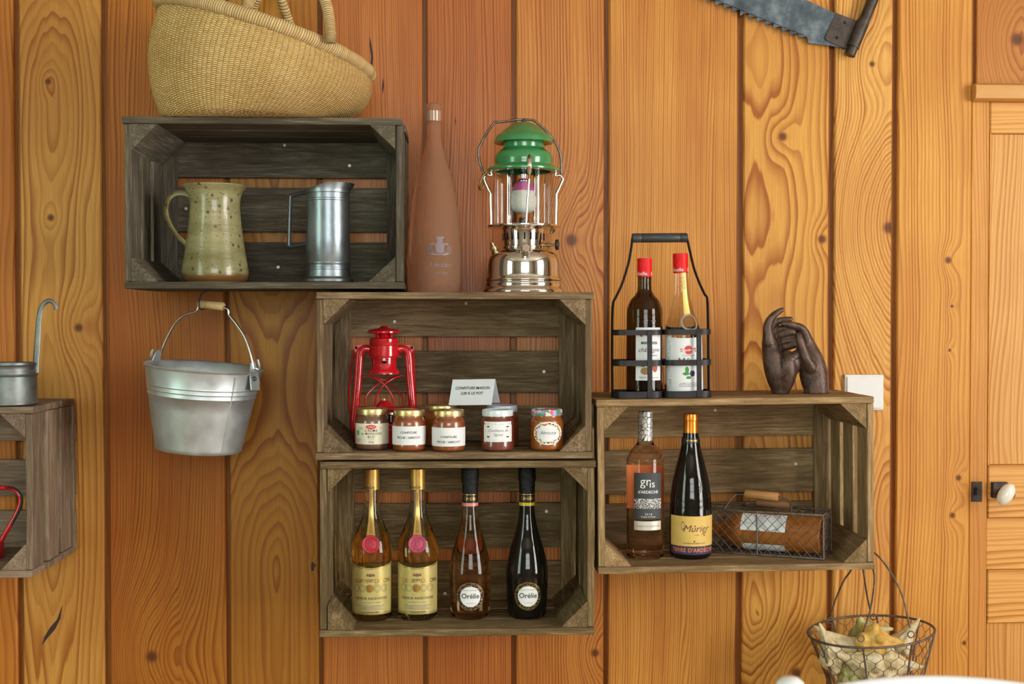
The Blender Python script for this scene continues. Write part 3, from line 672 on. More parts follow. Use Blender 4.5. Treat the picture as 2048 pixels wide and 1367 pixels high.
put_print('red_oval', disc2d(.011, .0042, 0, 28, 3), R, 47*s, ink_red, lb, .0006); scribble(.017, .003, 1, R, 47*s, ink_white, lb, off=.0008)
words('CRÈME', .0075, R, 39.5*s, ink, lb, bold=.01, spacing=1.2); words('de MARRONS', .0066, R, 33.5*s, ink, lb, bold=.01, spacing=1.15); words('BIO', .0075, R, 27*s, ink, lb, bold=.01, spacing=1.25); words('250g', .0058, R, 17*s, ink, lb)
put_print('green_mark', shift2d(rect2d(.008, .010, 3, 2), -.0305, 0), R, 35*s, mat('green_ink', (.08, .40, .10), .5), lb, .0006)
scribble(.012, .002, 1, R, 22*s, ink_grey, lb); scribble(.014, .005, 2, R, 44*s, ink_grey, lb, dx=-.024); scribble(.014, .006, 3, R, 21*s, ink_grey, lb, dx=-.030); scribble(.006, .004, 2, R, 45*s, ink_grey, lb, dx=.020)
m_ap = jam('apricot_jam', (.20, .045, .006))
def home_label(j, R, s, z0, tz):
    lb = put_print('label', rect2d(67*s*1.42, 37*s, 26, 4), R, z0*s, paper, j, .0004)
    words('CONFITURE', .0062, R, (z0+tz)*s, ink, lb, bold=.015, shear=.1); words('PECHE / ABRICOT', .0062, R, (z0+tz-10)*s, ink, lb, bold=.015, shear=.1)
j, R, s = jar('jar of peach-apricot jam, plain white label print centred, second from the left', 818, -.252, m_ap, m_gl); home_label(j, R, s, 32, 6)
j, R, s = jar('jar of peach-apricot jam, plain white label print low, in front of the folded card', 897, -.262, m_ap, m_gl); home_label(j, R, s, 30, 0)
j, R, s = jar('amber jam jar with gold lid half hidden under the left end of the card', 882, -.165, jam('amber_jam', (.28, .075, .006)), m_gl)
j, R, s = jar('jar behind the fig jam, only its pale lid showing under the card', 1004, -.175, jam('red_jam', (.17, .035, .012)), mat('lavender_lid', (.52, .55, .68), .35, .1))
j, R, s = jar('jar of fig jam with white lid and square bordered label', 995, -.262, jam('fig_jam', (.12, .022, .010)), mat('pale_blue_lid', (.66, .76, .80), .35, .1))
lb = put_print('label', rect2d(57*s*1.12, 40*s, 20, 4), R, 40*s, paper, j, .0004)
words('Confiture de', .0082, R, 42.5*s, ink_grey, lb, shear=.35); words('figues', .0082, R, 34.5*s, ink_grey, lb, shear=.35)
for dx in (-.0205, .0205):
    for dz in (50, 30): put_print('fig_mark', join2d(shift2d(disc2d(.0017, .0015, 0, 12, 1), dx-.0014, 0), shift2d(disc2d(.0014, .0017, 0, 12, 1), dx+.0014, 0)), R, dz*s, ink, lb, .0006)
bd = speckle('faded_border', (.78, .78, .78), ((.62, .45, .42), (.55, .58, .45)), 380)
for a, b, c, d in ((0, 17, 48, 2.4), (0, -17, 48, 2.4), (-25.5, 0, 2.4, 34), (25.5, 0, 2.4, 34)): put_print('border', shift2d(rect2d(c*s*1.12, d*s, 14, 4), a*s*1.12, 0), R, (40+b)*s, bd, lb, .0006)
t = NT('patterned_lid'); co = t.coord(); cc = t.voronoi(co, 130, out='Color'); q = t.sep(cc)
t.set(color=t.ramp(q[0], [(.0, (.62, .14, .18)), (.25, (.75, .42, .42)), (.45, (.72, .72, .70)), (.62, (.22, .30, .62)), (.8, (.05, .30, .16)), (.95, (.45, .50, .72))], 'CONSTANT'), rough=.35)
j, R, s = jar('jar of apricot jam with floral lid and fruit-wreathed oval label', 1094, -.255, jam('orange_jam', (.24, .06, .004)), t.m)
lb = put_print('label', disc2d(28.5*s*1.12, 23*s, 0, 40, 5), R, 36*s, paper, j, .0004)
wr = []; cols = [mat('fruit_red', (.62, .08, .03), .6), mat('fruit_orange', (.75, .30, .03), .6), mat('fruit_yellow', (.75, .58, .06), .6), mat('fruit_leaf', (.14, .25, .04), .6), mat('fruit_plum', (.07, .04, .08), .6)]
for c in range(5):
    vv = []
    for k in range(48):
        if (k*7+k//5) % 5 != c: continue
        a = 2*PI*k/48; rr = 1+random.uniform(-.09, .09)
        vv.append(shift2d(disc2d(.0021*random.uniform(.7, 1.15), .0019*random.uniform(.7, 1.15), 0, 9, 1), 24*s*1.12*rr*math.cos(a), 18.6*s*rr*math.sin(a)))
    put_print('fruit_wreath', join2d(*vv), R, 36*s, cols[c], lb, .0006)
words('Abricots', .0095, R, 37*s, mat('blue_ink', (.10, .14, .25), .6), lb, shear=.3)
# ------------------------------------------------------------------ folded price card
Yc = -.175; zc = zfloor(C2)+83*S(Yc)+.0016
card = thing('price_card', 'folded white price card resting on the jar lids', 'card', (X(949, Yc), Yc, zc), (0, math.radians(-1.5), math.radians(-17)))
cw, ch, cdp = .0465, .052, .034; pm = mat('card_white', (.76, .80, .84), .7)
MB().add([(-cw, -cdp, 0), (cw, -cdp, 0), (cw, 0, ch), (-cw, 0, ch), (-cw, -cdp+.0006, 0), (cw, -cdp+.0006, 0), (cw, .0006, ch), (-cw, .0006, ch)],
         [(0, 1, 2, 3), (7, 6, 5, 4), (0, 4, 5, 1), (1, 5, 6, 2), (2, 6, 7, 3), (3, 7, 4, 0)]).build('front_leaf', pm, card)
MB().add([(-cw, cdp, 0), (cw, cdp, 0), (cw, .0006, ch), (-cw, .0006, ch), (-cw, cdp-.0006, 0), (cw, cdp-.0006, 0), (cw, 0, ch-.001), (-cw, 0, ch-.001)],
         [(3, 2, 1, 0), (4, 5, 6, 7), (0, 1, 5, 4), (1, 2, 6, 5), (2, 3, 7, 6), (3, 0, 4, 7)]).build('back_leaf', pm, card)
for sx, q, zz in (('CONFITURE MAISON', .0079, .034), ('3,00 € LE POT', .0079, .0235)):
    v, f = text2d(sx, q, .12, .015)
    MB().add([(x, -cdp+cdp*(zz+y)/ch-.0005, zz+y) for x, y in v], f).build('lettering', ink, card)
# ------------------------------------------------------------------ red storm lantern
Yr = -.135; sR = S(Yr); zr = zfloor(C2)
red = mottled('red_enamel', [(.3, (.50, .006, .012)), (.7, (.58, .012, .02))], 40, .16, 0, coat=.7, coatr=.05)
rl = thing('storm_lantern', 'red storm lantern standing behind the chestnut cream jar', 'lantern', (X(768, Yr), Yr, zr), (0, 0, math.radians(4)))
yb0 = W(768, 683, Yr); zpx = lambda py: W(768, py, Yr).z-zr
def rp(*pts): return [(a*sR, zpx(b)) for a, b in pts]
def lz(name, pts, m=red, par=rl, n=36, sm=40): return MB().lathe(rp(*pts), n).build(name, m, par, smooth=sm)
lz('chimney_cap', [(0, 651), (6, 652), (10, 656), (30, 659), (33, 662), (33, 665), (28, 667), (0, 667)])
lz('chimney_collar', [(14, 667), (14, 667), (18, 676), (20, 677), (14, 677)])
for a in range(4): MB().box(-.003, .003, -21*sR, -19*sR, zpx(677), zpx(665)).xf(Matrix.Rotation(a*PI/2+.8, 4, 'Z')).build('cap_strut', red, rl)
lz('hood', [(0, 675), (26, 675), (29, 677), (29, 689), (28.5, 690), (30, 691), (30, 711), (36, 712.5), (36.5, 714), (30, 714.5), (0, 714.5)])
lz('lower_hood', [(0, 714), (25, 714), (25, 735), (29, 740), (31, 745), (31, 747), (27, 747), (0, 746)])
MB().lathe([(0, 0), (.0055, 0), (.0055, .0006), (0, .0006)], 14).xf(Matrix.Translation((0, -25*sR-.0006, zpx(723))) @ Matrix.Rotation(PI/2, 4, 'X') @ Matrix.Diagonal((1, .6, 1, 1))).build('vent_hole', mat('black_void', (0, 0, 0)), rl)
for sx in (-1, 1):
    path = spline([(sx*a*sR, 0, zpx(b)) for a, b in [(27, 698), (38, 697), (46, 702), (49, 715), (52, 760), (57, 815), (60, 850), (52, 868)]], 5)
    MB().tube(path, 8.2*sR, 12, flat=(1.0, .8)).build('side_tube', red, rl, smooth=60)
    MB().tube([(p[0]-sx*.001, -.0085, p[2]) for p in path[5:]], .0022, 6).build('tube_ridge', red, rl, smooth=60)
    lug = MB().prism([(sx*a*sR, zpx(b)) for a, b in [(30, 689), (52, 690), (60, 694), (58, 701), (53, 709), (46, 700), (30, 697)]], -.002, .002).build('lug', red, rl)
    MB().lathe([(0, 0), (.0032, 0), (.0032, .0006), (0, .0006)], 12).xf(Matrix.Translation((sx*55*sR, -.0022, zpx(695))) @ Matrix.Rotation(PI/2, 4, 'X')).build('lug_hole', MATS['black_void'], lug)
def wire(pts, r, name, m, par, n=6, k=6, closed=False): return MB().tube(spline(pts, k), r, n, closed).build(name, m, par, smooth=80)
bl_ = [(-58, 0, 697), (-66, -.02, 740), (-70, -.045, 790), (-66, -.055, 830), (-30, -.062, 845), (30, -.062, 845), (62, -.05, 825), (60, -.02, 740), (58, 0, 697)]
wire([(a*sR, -b, zpx(c)) for a, b, c in bl_], .0022, 'bail', red, rl)
for sx in (-1, 1):
    for sy in (-1, 1):
        wire([(sx*36*sR, sy*.012, zpx(750)), (sx*18*sR, sy*.030, zpx(755)), (-sx*2*sR, sy*(.036+.002*sx), zpx(769)), (-sx*15*sR, sy*.034, zpx(790)), (-sx*19*sR, sy*.030, zpx(812))] if sy < 0 else [(sx*34*sR, .010, zpx(750)), (-sx*4*sR, .034, zpx(764)), (-sx*34*sR, .022, zpx(790)), (-sx*38*sR, .012, zpx(812))], .0017, 'globe_guard', red, rl)
lz('burner_cone', [(0, 800), (4, 800), (10, 803), (15, 809), (17, 813), (0, 813)])
lz('burner_plate', [(0, 811), (34, 812), (40, 814), (40, 816), (20, 819), (0, 820)])
lz('wick', [(0, 796), (2.5, 797), (3, 801), (0, 801)], mat('wick_white', (.75, .73, .68), .8))
lz('burner_tube', [(14, 818), (14, 836), (17, 838), (0, 838)])
lz('filler_cap', [(0, 822), (6, 822), (7, 826), (10, 828), (10, 840), (0, 840)], mat('polished_tin', (.62, .62, .62), .15, 1), n=20).location = (13*sR, -.035, 0)
MB().lathe([(0, .001), (58*sR, .001), (61*sR, .004), (62*sR, .012), (62*sR, zpx(858)), (58*sR, zpx(852)), (50*sR, zpx(845)), (0, zpx(838))], 40).build('tank', red, rl, smooth=40)
# ------------------------------------------------------------------ green pressure lantern
Yg = -.165; sG = S(Yg); zg = ztop(C2)
gl = thing('pressure_lantern', 'chrome pressure lantern with green enamel hood on the middle crate', 'lantern', (X(1047, Yg), Yg, zg))
zp = lambda py: (584-py)*sG
chrome = mottled('chrome_nickel', [(.3, (.66, .63, .58)), (.7, (.76, .74, .70))], 30, .07, 1, rr=(.05, .13))
green = mottled('green_enamel', [(.3, (.035, .20, .065)), (.7, (.055, .27, .095))], 25, .2, 0, coat=.6, coatr=.06)
def gz(name, pts, m, par=gl, n=48, sm=35, k=5): return MB().lathe([(a*sG, b) for a, b in spline([(a, zp(b)) for a, b in pts], k)], n).build(name, m, par, smooth=sm)
gz('tank', [(0, 583.5), (79, 583.5), (81, 581), (80, 576), (76, 570), (76, 564), (76, 564), (74.5, 560), (76, 557), (74, 552), (73, 549), (72, 540), (71, 522), (68, 511), (61, 502), (50, 497), (40, 495), (40, 495), (0, 495)], chrome)
gz('collar', [(40, 496), (41.5, 494), (41.5, 490), (41.5, 490), (39.5, 489), (39.5, 487), (39.5, 487), (0, 487)], chrome)
gal = gz('gallery', [(39, 489), (39.5, 486), (41, 468), (43, 456), (46, 453)], chrome)
v = MB()
for k in range(20):
    a = 2*PI*k/20; b0 = len(v.v); v.box(-.0016, .0016, -.0006, .0004, zp(478), zp(464), .0006); v.xf(Matrix.Rotation(a, 4, 'Z') @ Matrix.Translation((0, -41.6*sG, 0)), b0)
    if k % 1 == 0: v.build('vent_slot', MATS['black_void'], gal); v = MB()
gz('tray', [(0, 451), (60, 451), (68, 450), (71.5, 448), (72, 450), (70, 453), (46, 454.5), (0, 454.5)], chrome)
gz('glass_chimney', [(59, 450), (60, 440), (60, 341)], thin_glass('clear_chimney', (.97, .97, .96), .12))
hood = gz('hood', [(55, 341), (71, 341), (73, 338), (73, 336), (73, 336), (66, 332), (59, 329), (58, 326), (58.5, 318), (57, 310), (52, 302), (44, 297), (41, 294), (41, 294), (41, 279)], green)
gz('cap', [(41, 279), (58, 284), (59, 281), (59, 281), (57, 274), (52, 268), (47, 265), (47, 265), (44, 262), (34, 254), (20, 246), (6, 241), (0, 240)], green)
gz('cap_nut', [(4, 241), (4, 237), (0, 236)], iron)
mantle = NT('mantle_white'); vd = mantle.voronoi(mantle.coord(), 620); mantle.set(color=mantle.ramp(vd, [(.15, (.80, .80, .76)), (.5, (.55, .55, .50))]), rough=.9)
ml = gz('mantle', [(12, 372), (20, 377), (24, 388), (25.5, 402), (23, 415), (14, 423), (0, 425)], mantle.m, sm=180)
gz('mantle_collar', [(9, 354), (11, 360), (17, 364), (20, 371), (21.5, 379), (14, 375)], mottled('magenta_thread', [(.3, (.42, .04, .20)), (.7, (.62, .14, .36))], 300, .9, bump=.8), ml)
gz('burner_tube', [(0, 342), (8, 342), (8, 356), (11, 357), (11, 361), (0, 361)], chrome)
gz('preheater', [(0, 432), (8, 432), (9, 436), (9, 448), (0, 450)], iron)
for x, y, n in ((-31, .012, 'rod'), (-27, .02, 'rod'), (24, .026, 'rod'), (30, .018, 'rod')):
    MB().tube([(x*sG, y, zp(451)), (x*sG, y, zp(342))], .0028, 8).build(n, chrome, gl, smooth=60)
for sx in (-1, 1):                           # side brackets that carry the bail
    br = wire([(sx*a*sG, 0, zp(b)) for a, b in [(65, 449), (65, 430), (66, 400), (66, 385), (66, 384), (70, 376), (78, 358), (79, 354), (76, 350), (70, 347), (66, 350), (64, 344), (66, 338)]], .0028, 'bracket', chrome, gl, 8, 4)
cl = wire([(2*sG, -60.5*sG, zp(450)), (5*sG, -61.5*sG, zp(400)), (8*sG, -62*sG, zp(360))], .0022, 'front_clip', chrome, gl, 8)
gz('front_clip_tongue', [(0, 0), (0, 0)], chrome).hide_render = False if False else True
bpy.data.objects.remove(bpy.data.objects['front_clip_tongue'])
MB().tube(spline([(8*sG, -63*sG, zp(362)), (8*sG, -68*sG, zp(347)), (8*sG, -71*sG, zp(335)), (8*sG, -66*sG, zp(320))], 4), [.002]*3+[.0048]*3+[.005]*4+[.0045]*2+[.0035], 10, flat=(1, .5)).build('clip_tongue', chrome, gl, smooth=60)
MB().sphere((8*sG, -67*sG, zp(320)), .0045, 10, (.8, .8, 1.3)).build('clip_head', mat('dark_red_knob', (.06, .015, .012), .3), gl, smooth=180)
steel = mottled('grey_wire', [(.3, (.12, .10, .085)), (.7, (.26, .23, .20))], 60, .4, .9)
wire([(a*sG, b, zp(c)) for a, b, c in [(-76, 0, 362), (-80, 0, 345), (-88, 0, 320), (-90, 0, 300), (-85, 0, 285), (-72, 0, 262), (-60, 0, 245), (-57, 0, 243), (-35, 0, 241), (-12, 0, 237), (-10, 0, 237), (8, 0, 237), (20, 0, 238), (22, 0, 239), (44, 0, 258), (60, 0, 276), (72, 0, 300), (75, 0, 318), (75, 0, 340), (77, 0, 352)]], .0026, 'bail', steel, gl, 8, 3)
wire([(a*sG, b, zp(c)) for a, b, c in [(-74, -.006, 342), (-82, -.008, 352), (-88, -.006, 368), (-87, 0, 376), (-81, .002, 372), (-76, 0, 358), (-73, -.004, 345)]], .0022, 'bail_end_loop', mat('brassy_wire', (.30, .21, .09), .4, 1), gl)
# fittings on the tank
def fit(name, p0, p1, rr, m, n=16):
    p0, p1 = Vector(p0), Vector(p1); k = len(rr); L = (p1-p0)
    return MB().tube([p0+L*t for t, r in rr], [r for t, r in rr], n).build(name, m, gl, smooth=35)
brass = mat('pale_brass', (.52, .42, .24), .22, 1)
fit('filler_screw', (-55*sG, -.018, zp(506)), (-65*sG, -.026, zp(484)), [(0, .008), (.3, .0085), (.31, .006), (.5, .006), (.51, .0075), (.7, .0065), (.71, .004), (1, .004)], brass)
pk = fit('pump_knob', (0, -.062, zp(507)), (0, -.096, zp(497)), [(0, .0105), (.25, .0105), (.26, .006), (.6, .006), (.61, .0095), (.95, .0098), (1, .008)], chrome, 20)
fit('valve_stem', (41*sG, -.004, zp(487)), (64*sG, -.012, zp(487)), [(0, .0035), (.3, .0035), (.31, .0055), (.5, .0055), (.51, .003), (1, .003)], brass)
fit('valve_wheel', (63*sG, -.012, zp(487)), (70*sG, -.014, zp(487)), [(0, .006), (.1, .0105), (.5, .0115), (.9, .0105), (1, .006)], mat('black_bakelite', (.012, .013, .018), .3), 14)
fit('jet_lever', (50*sG, -.03, zp(466)), (58*sG, -.036, zp(457)), [(0, .0015), (.4, .005), (1, .0055)], brass)
# ------------------------------------------------------------------ stoneware pitcher
Yp = -.205; sP = S(Yp); zq = zfloor(C1)
t = NT('speckled_stoneware'); co = t.coord(); z = t.sep(co)[2]
base = t.ramp(t.noise(t.mapping(co, (6, 6, 26)), 1, 4, .6), [(.3, (.16, .14, .05)), (.5, (.26, .24, .11)), (.72, (.40, .355, .19))])
v1 = t.voronoi(co, 55); v2 = t.voronoi(co, 120)
base = t.mix(t.ramp(v1, [(.16, .95), (.24, 0.0)]), base, (.10, .055, .025)); base = t.mix(t.ramp(v2, [(.12, .9), (.22, 0.0)]), base, (.10, .055, .02))
edge = t.math('ADD', z, t.math('MULTIPLY', t.noise(co, 60, 3), .012))
base = t.mix(t.ramp(t.math('MULTIPLY', edge, 20.0), [(.38, 1.0), (.55, 0.0)]), base, (.17, .085, .025))
t.set(color=base, rough=.28, coat=.3); t.bump(t.noise(t.mapping(co, (3, 3, 260)), 1, 2), .35, .0008); stone = t.m
pt = thing('pitcher', 'speckled green-brown stoneware pitcher with looped handle', 'pitcher', (X(431, Yp), Yp, zq))
zz = lambda py: (566-py)*sP
pp = [(0, 564), (54, 565.5), (58, 564), (63, 558), (65, 546), (63, 528), (59, 505), (54, 470), (51, 445), (49, 420), (49.5, 402), (53, 388), (59, 379), (62, 375), (61, 373), (58.5, 374), (54, 381), (48, 392), (46, 402), (46, 440), (52, 500), (56, 550), (0, 556)]
MB().lathe([(a*sP, b) for a, b in spline([(a, zz(b)) for a, b in pp], 3)], 48).build('body', stone, pt, smooth=60)
hp = spline([(a*sP, b*.001, zz(c)) for a, b, c in [(-44, 0, 396), (-56, -2, 389), (-70, -4, 388), (-84, -5, 394), (-93, -6, 408), (-95, -6, 428), (-88, -5, 450), (-74, -4, 472), (-58, -2, 488), (-50, 0, 498)]], 4)
MB().tube(hp, [.0095-.003*i/len(hp) for i in range(len(hp))], 12, flat=(.45, 1.25), twist0=(-1, 0, .3)).build('handle', stone, pt, smooth=70)
# ------------------------------------------------------------------ pewter measure
sp_ = S(Yp); pw = thing('pewter_measure', 'blue-grey pewter measuring jug with square handle', 'jug', (X(657, Yp), Yp, zq))
pewter = mottled('pewter', [(.25, (.17, .20, .23)), (.5, (.26, .30, .33)), (.75, (.34, .38, .40))], 18, .34, .9, rr=(.28, .42), bump=.15, bscale=60)
jp = [(0, 565), (48, 566), (50, 563), (49, 558), (45.5, 556), (44, 553), (44, 553), (43, 545), (43, 540), (43.8, 539), (43.8, 536), (43, 535), (43, 528), (43.6, 527), (43.6, 525), (43, 524), (43, 470), (42.5, 404), (43.4, 403), (43.4, 400), (42.5, 399), (42.5, 389), (42.5, 389), (44.5, 388), (44.5, 380), (43, 379), (41.5, 380), (41, 400), (41, 556), (0, 558)]
MB().lathe([(a*sp_, zz(b)) for a, b in jp], 56).build('body', pewter, pw, smooth=35)
mb = MB(); n = 40; a0, a1 = -.62, PI*1.05  # raised pouring lip on the right half
for i in range(n+1):
    u = i/n; a = a0+(a1-a0)*u; hgt = 13*min(1, u*5, (1-u)*5)**.6; sp2 = 1+.13*max(0, math.cos(a-PI/2))**2
    for r, hh in ((44.6, 0), (45.4*sp2, hgt*.75), (46.5*sp2, hgt), (45*sp2, hgt), (43.4, 0)):
        mb.v.append((r*sp_*math.sin(a), -r*sp_*math.cos(a), zz(382)+hh*sp_))
for i in range(n):
    for k in range(4): mb.f.append((i*5+k, (i+1)*5+k, (i+1)*5+k+1, i*5+k+1))
mb.build('pouring_lip', pewter, pw, smooth=60)
hh = [(-40, 386), (-56, 388), (-72, 392), (-73, 392.5), (-74.5, 394), (-74.5, 396), (-76, 440), (-77.5, 488), (-77.5, 490), (-76, 493), (-74, 493.5), (-58, 491), (-42, 488)]
MB().tube([(a*sp_, 0, zz(b)) for a, b in hh], .0054, 8, flat=(.8, 1.5), twist0=(0, 0, 1)).build('handle', pewter, pw, smooth=60)
MB().tube([(-50*sp_, 0, zz(488)), (-41*sp_, 0, zz(489)), (-38*sp_, 0, zz(500))], [.004, .006, .004], 10).build('handle_foot', pewter, pw, smooth=60)
# ------------------------------------------------------------------ galvanised bucket on a wire hook
Yk = -.20; sK = S(Yk)
galv = mottled('galvanised_zinc', [(.25, (.46, .51, .53)), (.5, (.55, .60, .62)), (.75, (.62, .67, .68))], 22, .4, .85, rr=(.38, .54), bump=.1, bscale=50)
bk = thing('zinc_bucket', 'galvanised bucket with wooden grip hanging from a hook', 'bucket', W(397, 898, Yk), (math.radians(2.2), math.radians(4.5), 0))
zk = lambda py: (898-py)*sK
bp = [(0, 889), (78, 889), (80, 897), (82, 898), (84, 895), (84.5, 890), (90, 862), (99, 815), (103.5, 790), (105.5, 788), (105, 785), (105, 781), (107, 779), (106.5, 776), (106.5, 772), (108.5, 770), (108, 767), (112, 742), (113, 737), (114.5, 737), (116.5, 733), (115, 731), (112, 734), (106, 768), (82, 885), (0, 887)]
MB().lathe([(a*sK, zk(b)) for a, b in bp], 64).build('body', galv, bk, smooth=40)
MB().tube([(r*sK*math.sin(.75), -r*sK*math.cos(.75)-.0004, zk(b)) for r, b in ((113, 742), (99.3, 815), (84.8, 892))], .0013, 6).build('seam', galv, bk, smooth=60)
for sx in (-1, 1):                           # ears: the right one nearer to the viewer
    az = math.radians(66) if sx > 0 else math.radians(66-180)
    M_ = Matrix.Rotation(az, 4, 'Z') @ Matrix.Translation((0, -113*sK-.0012, zk(734))) @ Matrix.Rotation(math.radians(-14), 4, 'X')
    e = MB().prism([(-.016, -.034), (.012, -.036), (.016, -.02), (.014, .006), (.010, .020), (.004, .026), (-.004, .020), (-.009, .008), (-.014, -.008)], -.0016, .0010)
    ear = e.xf(M_).build('ear', galv, bk)
    MB().tube(spline([(.004, -.003, .010), (.010, -.006, .006), (.016, -.006, .012), (.017, -.004, .026)], 5), .0028, 8).xf(M_).build('ear_hook', galv, bk, smooth=70)
    MB().sphere((-.004, -.003, -.012), .0050, 10).xf(M_).build('rivet', mat('dark_rivet', (.08, .10, .12), .4, .8), bk, smooth=180)
bw = [(-104, 722), (-102, 712), (-92, 685), (-76, 655), (-58, 637), (-40, 629), (-33, 627), (-29, 622), (-27, 613), (-22, 611), (22, 611), (30, 613), (36, 615), (38, 622), (40, 627), (56, 643), (74, 664), (88, 692), (96, 715), (99, 726)]
MB().tube(spline([((a+6)*sK, -.0005*a, zk(b)) for a, b in bw], 4), .0024, 8).build('bail', mat('zinc_wire', (.62, .66, .68), .25, 1), bk, smooth=70)
g = MB().tube([((6+x)*sK, -.0005*x, zk(611)) for x in (-26, -24, 0, 24, 26)], [r*sK for r in (7, 8.6, 8, 8.4, 7)], 16)
g.build('wooden_grip', mottled('turned_beech', [(.3, (.55, .36, .15)), (.7, (.66, .46, .22))], 12, .6, stretch=(1, 8, 8)), bk, smooth=40)
hk = thing('wire_hook', 'dark bent wire hook under the upper crate', 'hook', W(422, 577, Yk+.01))
o = hk.location
wire([W(px, py, Yk+dy)-o for px, py, dy in [(440, 577.5, .03), (426, 579, .01), (410, 583, -.01), (401, 592, -.018), (398, 604, -.024), (399, 615, -.026), (404, 619, -.018), (408, 617, -.005)]], .0016, 'wire', iron, hk, 8)
# ------------------------------------------------------------------ straw basket
Ys = -.215; sB = S(Ys)
def straw(name, c0, c1, c2, kind):
    t = NT(name); u, v, _ = t.sep(t.coord('UV'))
    jit = t.noise(t.comb(t.math('MULTIPLY', u, 3.0), t.math('MULTIPLY', v, .8), 0.0), 1, 2, .6, dim='2D')
    uu = t.math('ADD', u, t.math('MULTIPLY', jit, .35))
    col = t.math('FLOOR', uu)
    ph = t.math('ADD', v, t.math('MULTIPLY', t.math('MODULO', col, 2.0), .5)) if kind == 'weave' else t.math('ADD', v, t.math('MULTIPLY', u, 1.0))
    a = t.math('ABSOLUTE', t.math('SINE', t.math('MULTIPLY', ph, PI)))
    b = t.math('ABSOLUTE', t.math('SINE', t.math('MULTIPLY', uu, PI)))
    h = t.math('POWER', t.math('MULTIPLY', a, t.math('POWER', b, .45) if kind == 'weave' else 1.0), .6)
    wn = t.n.new('ShaderNodeTexWhiteNoise'); wn.noise_dimensions = '2D'; t.put(wn.inputs['Vector'], t.comb(col if kind == 'weave' else t.math('FLOOR', ph), t.math('FLOOR', ph), 0.0))
    big = t.noise(t.coord(), 7, 3, .6)
    c = t.mix(wn.outputs['Value'], c1, c2); c = t.mix(t.ramp(big, [(.4, 0.0), (.65, .45)]), c, t.mix(.5, c0, c1))
    c = t.mix(t.ramp(h, [(.15, 1.0), (.7, 0.0)]), c, c0)
    t.set(color=c, rough=.75, spec=.25); t.bump(h, 1.0, .0022); MATS[name] = t.m; return t.m
m_weave = straw('woven_straw', (.26, .13, .03), (.78, .51, .18), (.92, .68, .31), 'weave')
m_wrap = straw('straw_wrapped_cord', (.26, .14, .045), (.68, .48, .21), (.82, .62, .32), 'wrap')
bo = W(500, 238, Ys); bo.z = ztop(C1)
bask = thing('straw_basket', 'round woven straw basket with wrapped handles sitting tilted on the upper crate', 'basket', bo)
def bpx(px, py): p = W(px, py, Ys); return Vector((p.x-bo.x, 0, p.z-bo.z))
rimL, rimR, botL, botR = bpx(324, 16), bpx(738, 150), bpx(330, 236), bpx(640, 237)
rimC, rimA = (rimL+rimR)/2, (rimR-rimL)/2; botC, botA = (botL+botR)/2, (botR-botL)/2; botC.z = .001; botA.z = 0
def uvmesh(name, rows, closed_u, us, vs, m, par, smooth=180):
    nr, nc = len(rows), len(rows[0]); verts = [tuple(p) for r in rows for p in r]; faces = []; uvs = []
    for i in range(nr-1):
        for j in range(nc if closed_u else nc-1):
            k = (j+1) % nc; faces.append((i*nc+j, i*nc+k, (i+1)*nc+k, (i+1)*nc+j))
            uvs += [(j*us, i*vs), ((j+1)*us, i*vs), ((j+1)*us, (i+1)*vs), (j*us, (i+1)*vs)]
    me = bpy.data.meshes.new(name); me.from_pydata(verts, [], faces); l = me.uv_layers.new(name='UVMap')
    for q, uv in zip(l.data, uvs): q.uv = uv
    me.shade_smooth(); return link(name, me, m, par)
def basket_pt(a, tt, inset=0.0):
    c = botC.lerp(rimC, tt); A = botA.lerp(rimA, tt); dep = (.155*(1-tt)+.205*tt)
    n = Vector((math.cos(a), math.sin(a)))
    bul = .034*math.sin(PI*min(1, tt*1.02))**.8*(1+.25*math.cos(a)) * (1.0 if tt > 0 else 0)
    p = c+A*n.x+Vector((0, dep*n.y, 0))
    out = Vector((n.x, n.y, -.55*max(0, n.x)*(1-tt)-.12)).normalized()
    p += out*(bul-inset); p.z = max(p.z, .0008+.012*tt)
    return p
NA, NB = 96, 26
rows = [[botC+(basket_pt(2*PI*j/NA, 0)-botC)*q for j in range(NA)] for q in (.05, .5)]+[[basket_pt(2*PI*j/NA, i/NB) for j in range(NA)] for i in range(NB+1)]
uvmesh('body', rows, True, 1.35, 1.9, m_weave, bask)
rows = [[basket_pt(2*PI*j/NA, 1-i/12, .007) for j in range(NA)] for i in range(12)]
uvmesh('lining', rows, True, 1.35, 4, m_weave, bask)
def cord(name, pts, r, par, closed=False, dens=1.0, n=14):
    P = [Vector(p) for p in pts]; rows = []; m = len(P); ref = Vector((0, 1, 0))
    for i in range(m):
        T_ = (P[(i+1) % m if closed else min(i+1, m-1)]-P[(i-1) % m if closed else max(i-1, 0)]).normalized()
        N_ = (ref-T_*ref.dot(T_)).normalized(); B_ = T_.cross(N_)
        rr = r*(1+.05*math.sin(i*1.7))
        rows.append([P[i]+(N_*math.cos(2*PI*k/n)+B_*math.sin(2*PI*k/n))*rr for k in range(n)])
    if closed: rows.append(rows[0])
    L = sum((P[i+1]-P[i]).length for i in range(m-1))/max(1, m-1)
    return uvmesh(name, rows, True, 1.0/n, L/.0046*dens, m_wrap, par)
cord('rim', [basket_pt(2*PI*j/80, 1.0)+Vector((0, 0, .004)) for j in range(80)], .0138, bask, True)
